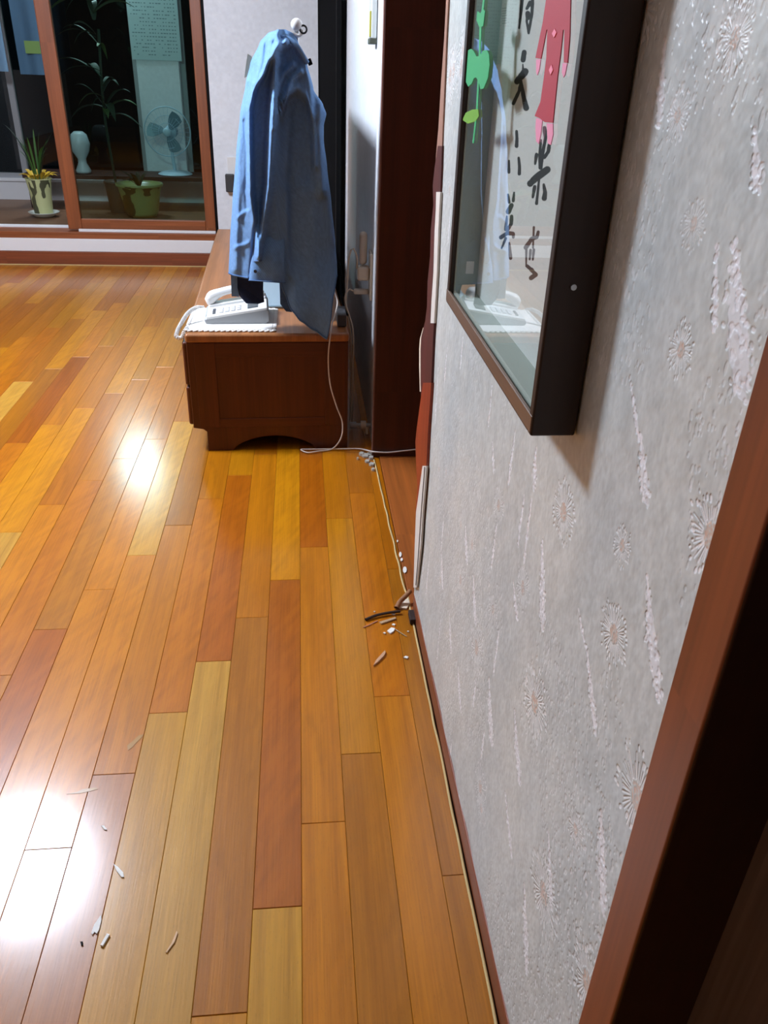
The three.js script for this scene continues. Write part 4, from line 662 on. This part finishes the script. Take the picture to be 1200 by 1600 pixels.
// ---------------------------------------------------------------- balcony things behind the window
{
  const leafGeo = (a, tip, bend, w) => { // a long arching blade from a to tip
    const mid = a.clone().lerp(tip, 0.55).add(bend), cu = new THREE.QuadraticBezierCurve3(a, mid, tip), P = [], U = [], I = [], n = 10, side = tip.clone().sub(a).cross(V(0, 1, 0)).normalize();
    for (let i = 0; i <= n; i++) { const t = i / n, p = cu.getPoint(t), k = w * Math.sin(Math.PI * Math.min(1, 0.12 + 0.88 * t)) ; for (const s of [-1, 0, 1]) { const q = p.clone().addScaledVector(side, s * k); q.y -= Math.abs(s) * -k * 0.35; P.push(q.x, q.y, q.z); U.push(t, s); } }
    for (let i = 0; i < n; i++) for (let j = 0; j < 2; j++) { const A = i * 3 + j; I.push(A, A + 3, A + 1, A + 1, A + 3, A + 4); }
    const g = new THREE.BufferGeometry(); g.setAttribute('position', new THREE.Float32BufferAttribute(P, 3)); g.setAttribute('uv', new THREE.Float32BufferAttribute(U, 2)); g.setIndex(I); g.computeVertexNormals(); return g;
  };
  const green = std(0x3d6a2a, 0.6, { side: THREE.DoubleSide }), deep = std(0x1a3422, 0.6, { side: THREE.DoubleSide }), yellow = std(0xd8b22a, 0.6, { side: THREE.DoubleSide });
  // flowering pot in the open half of the window
  const c = onY(BF, 70, 339), p = thing('flowering_potted_plant', 'grassy plant with yellow petals in a tall pale patterned pot', 'potted plant');
  const patt = dataTex(256, 256, (u, v) => { const k = fbm(u * 9 + v * 3, v * 6 - u * 4, 600, 3), d = k > 0.6 && v < 0.62 ? 0.42 : 1; return [0.80 * d, 0.82 * d, 0.60 * d]; });
  const sc = 1;
  part('saucer', lathe([[0.001, 0.004], [0.06, 0.004], [0.07, 0.012], [0.1, 0.03], [0.104, 0.036], [0.098, 0.036], [0.066, 0.016], [0.001, 0.014]], c.x, BF, c.z), std(0xd4dcd2, 0.35), p);
  part('pot', lathe([[0.001, 0.015], [0.058, 0.015], [0.062, 0.03], [0.07, 0.15], [0.084, 0.245], [0.09, 0.25], [0.084, 0.255], [0.078, 0.24], [0.001, 0.235]], c.x, BF, c.z), std(0xffffff, 0.3, { map: patt }), p);
  for (let i = 0; i < 14; i++) { const a = i / 14 * 6.283, r = rr(0.1, 0.14), o = V(c.x + 0.05 * Math.cos(a), BF + 0.25, c.z + 0.05 * Math.sin(a)); part('petal', leafGeo(o, V(c.x + r * Math.cos(a), BF + rr(0.265, 0.305), c.z + r * Math.sin(a)), V(0, 0.03, 0), 0.016), yellow, p); }
  for (let i = 0; i < 20; i++) { const a = rr(0, 6.283), r = rr(0.06, 0.2), o = V(c.x + 0.02 * Math.cos(a), BF + 0.24, c.z + 0.02 * Math.sin(a)); part('blade', leafGeo(o, V(c.x + r * Math.cos(a), BF + rr(0.4, 0.58), c.z + r * Math.sin(a) * 0.7), V(-0.2 * r * Math.cos(a), 0.08, 0), 0.007), i % 3 ? green : deep, p); }
  // glazed planter behind the closed sash
  const k = onY(BF, 223, 338), g = thing('glazed_planter', 'squat green glazed planter behind the closed sash', 'planter');
  part('bowl', lathe([[0.001, 0], [0.1, 0], [0.115, 0.03], [0.135, 0.14], [0.15, 0.2], [0.162, 0.205], [0.162, 0.222], [0.148, 0.222], [0.135, 0.19], [0.001, 0.18]], k.x, BF, k.z), std(0xa9b49c, 0.3, { map: patt }), g);
  for (let i = 0; i < 12; i++) { const a = rr(0, 6.283), r = rr(0.06, 0.16); part('leaf', leafGeo(V(k.x, BF + 0.19, k.z), V(k.x + r * Math.cos(a), BF + rr(0.22, 0.3), k.z + r * Math.sin(a)), V(0, 0.05, 0), 0.014), deep, g); }
  // bench along the outer windows
  const bt = 0.385, bn = thing('balcony_bench', 'dark wooden bench along the outer balcony windows', 'bench');
  for (let i = 0; i < 3; i++) part('seat_slat', rbox(-2.0, -0.62, bt - 0.03, bt, -6.41 - i * 0.115, -6.515 - i * 0.115, 0.004, 'x'), M.jambDark, bn);
  for (const x of [-1.95, -0.67]) for (const z of [-6.44, -6.72]) part('leg', rbox(x - 0.025, x + 0.025, BF, bt - 0.03, z - 0.018, z + 0.018, 0.003), M.jambDark, bn);
  // fan
  const fan = thing('table_fan', 'white table fan on the balcony bench in front of the pale pier', 'fan'), fp = onY(bt, 273, 270), fm = std(0xb9d4e6, 0.4), fx = fp.x, fz = -6.56;
  const hub = onZ(fz, 262, 206), fx2 = onZ(fz, 274, 268).x;
  part('base', lathe([[0.001, 0.03], [0.03, 0.03], [0.1, 0.02], [0.125, 0.008], [0.127, 0], [0.001, 0]], fx2, bt, fz), fm, fan);
  part('stem', tube([V(fx2, bt + 0.02, fz), V(fx2 - 0.01, bt + 0.15, fz), V(hub.x + 0.03, hub.y - 0.04, fz - 0.04)], 0.013, 16, 12), fm, fan);
  part('motor', new THREE.CapsuleGeometry(0.045, 0.06, 6, 18).rotateX(Math.PI / 2).translate(hub.x + 0.02, hub.y, fz - 0.06), fm, fan);
  for (let i = 0; i < 3; i++) { const s = new THREE.Shape(); s.moveTo(0.015, 0); s.quadraticCurveTo(0.05, 0.09, 0.11, 0.1); s.quadraticCurveTo(0.145, 0.06, 0.13, 0.01); s.quadraticCurveTo(0.06, -0.02, 0.015, 0); part('blade', new THREE.ExtrudeGeometry(s, { depth: 0.002, bevelEnabled: false, curveSegments: 8 }).rotateX(0.25).rotateZ(i * 2.094 + 0.5).translate(hub.x, hub.y, fz + 0.01), std(0x8fb0c0, 0.3, { transmission: 0.4, thickness: 0 }), fan); }
  part('hub_cap', new THREE.SphereGeometry(0.03, 16, 10).scale(1, 1, 0.5).translate(hub.x, hub.y, fz + 0.04), fm, fan);
  const wires = []; for (const r of [0.165, 0.11, 0.06]) wires.push(new THREE.TorusGeometry(r, r > 0.16 ? 0.004 : 0.0018, 6, 48).translate(hub.x, hub.y, fz + 0.045 - r * 0.2)); for (let i = 0; i < 30; i++) { const a = i / 30 * 6.283; wires.push(bar(V(hub.x + 0.03 * Math.cos(a), hub.y + 0.03 * Math.sin(a), fz + 0.045), V(hub.x + 0.165 * Math.cos(a), hub.y + 0.165 * Math.sin(a), fz + 0.012), 0.0011, 4)); }
  part('cage', wires, fm, fan);
  // notice sheet on the pier
  const n0 = onZ(BZ + 0.073, 207, 93), n1 = onZ(BZ + 0.073, 284, 93), cv = document.createElement('canvas'); cv.width = 256; cv.height = 640;
  const t = cv.getContext('2d'); t.fillStyle = '#bcd0d2'; t.fillRect(0, 0, 256, 640); t.fillStyle = 'rgba(70,90,100,0.55)'; for (let r = 0; r < 34; r++) for (let q = 0; q < 16; q++) if (hash(q, r, 44) > 0.25) t.fillRect(14 + q * 14.5, 16 + r * 18, 4 + 8 * hash(q, r, 45), 5);
  solid('notice_sheet', 'long pale printed sheet hanging on the balcony pier', 'notice', (() => { const q = new THREE.BoxGeometry(n1.x - n0.x, 0.8, 0.004).translate((n0.x + n1.x) / 2, n0.y + 0.4, BZ + 0.073); return q; })(), std(0xffffff, 0.8, { map: canvasTex(cv) }));
  // leafy plant left of the pier
  const lp = thing('tall_leafy_plant', 'tall dark leafy plant in a pot behind the closed sash', 'potted plant'), L = V(-1.22, BF, -6.3);
  part('pot', lathe([[0.001, 0], [0.06, 0], [0.08, 0.2], [0.086, 0.2], [0.086, 0.215], [0.076, 0.215], [0.072, 0.19], [0.001, 0.18]], L.x - 0.1, BF, L.z), std(0x4f4a42, 0.5), lp);
  part('stem', tube([V(L.x - 0.1, BF + 0.18, L.z), V(L.x - 0.12, 0.8, L.z), V(L.x - 0.1, 1.3, L.z - 0.05)], 0.009, 20, 8), deep, lp);
  for (let i = 0; i < 26; i++) { const a = rr(0, 6.283), h = rr(0.75, 1.5), r = rr(0.18, 0.36); part('leaf', leafGeo(V(L.x - 0.11, h, L.z), V(L.x - 0.11 + r * Math.cos(a), h + rr(-0.12, 0.14), L.z + 0.3 * r * Math.sin(a)), V(0, 0.1, 0), rr(0.018, 0.035)), i % 4 ? deep : std(0x3f5a30, 0.6, { side: THREE.DoubleSide }), lp); }
  // small white jug on the bench
  const j = onZ(-6.5, 122, 205); solid('white_jug', 'small white jug standing on the balcony bench', 'jug', lathe([[0.001, 0], [0.05, 0], [0.055, 0.02], [0.03, 0.07], [0.03, 0.1], [0.06, 0.15], [0.07, 0.2], [0.055, 0.26], [0.03, 0.28], [0.001, 0.28]], j.x, bt + 0.001, -6.5), std(0xb5c2c6, 0.4));
  // laundry on a rail in the open half
  const ra = onZ(-6.5, 40, -40).y; const rail = thing('drying_rail', 'metal drying rail across the balcony', 'rail'); part('bar', bar(V(-3.3, ra, -6.5), V(-1.5, ra, -6.5), 0.011, 12), M.metal, rail); for (const x of [-3.2, -1.55]) part('hanger', bar(V(x, ra, -6.5), V(x, 2.22, -6.5), 0.006, 8), M.metal, rail);
  const cloth = (x0, x1, yb, mat, ph) => { const g = new THREE.BoxGeometry(x1 - x0, ra - yb, 0.006, 24, 10, 1).translate((x0 + x1) / 2, (ra + yb) / 2, 0), q = g.attributes.position; for (let i = 0; i < q.count; i++) q.setZ(i, q.getZ(i) - 6.486 + 0.022 * Math.sin(q.getX(i) * 38 + ph) * Math.min(1, (ra - q.getY(i)) * 4)); g.computeVertexNormals(); return g; };
  const t0 = onZ(-6.5, 34, 116), t1 = onZ(-6.5, 76, 116), t2 = onZ(-6.5, 16, 112);
  const tw = thing('blue_towel', 'blue towel with a green patch hanging on the drying rail', 'towel'); part('cloth', cloth(t0.x, t1.x, t0.y, 0, 0), std(0x4f7490, 0.9), tw);
  part('patch', new THREE.BoxGeometry(0.1, 0.075, 0.004).translate(onZ(-6.46, 51, 74).x, onZ(-6.46, 51, 74).y, -6.458), std(0x7ba05c, 0.9), tw);
  const tw2 = solid('pale_towel', 'paler blue towel hanging beside the patched towel', 'towel', cloth(t2.x - 0.3, t2.x, t2.y, 0, 2), std(0x7fa8c8, 0.9));
}
renderer.render(scene, camera);
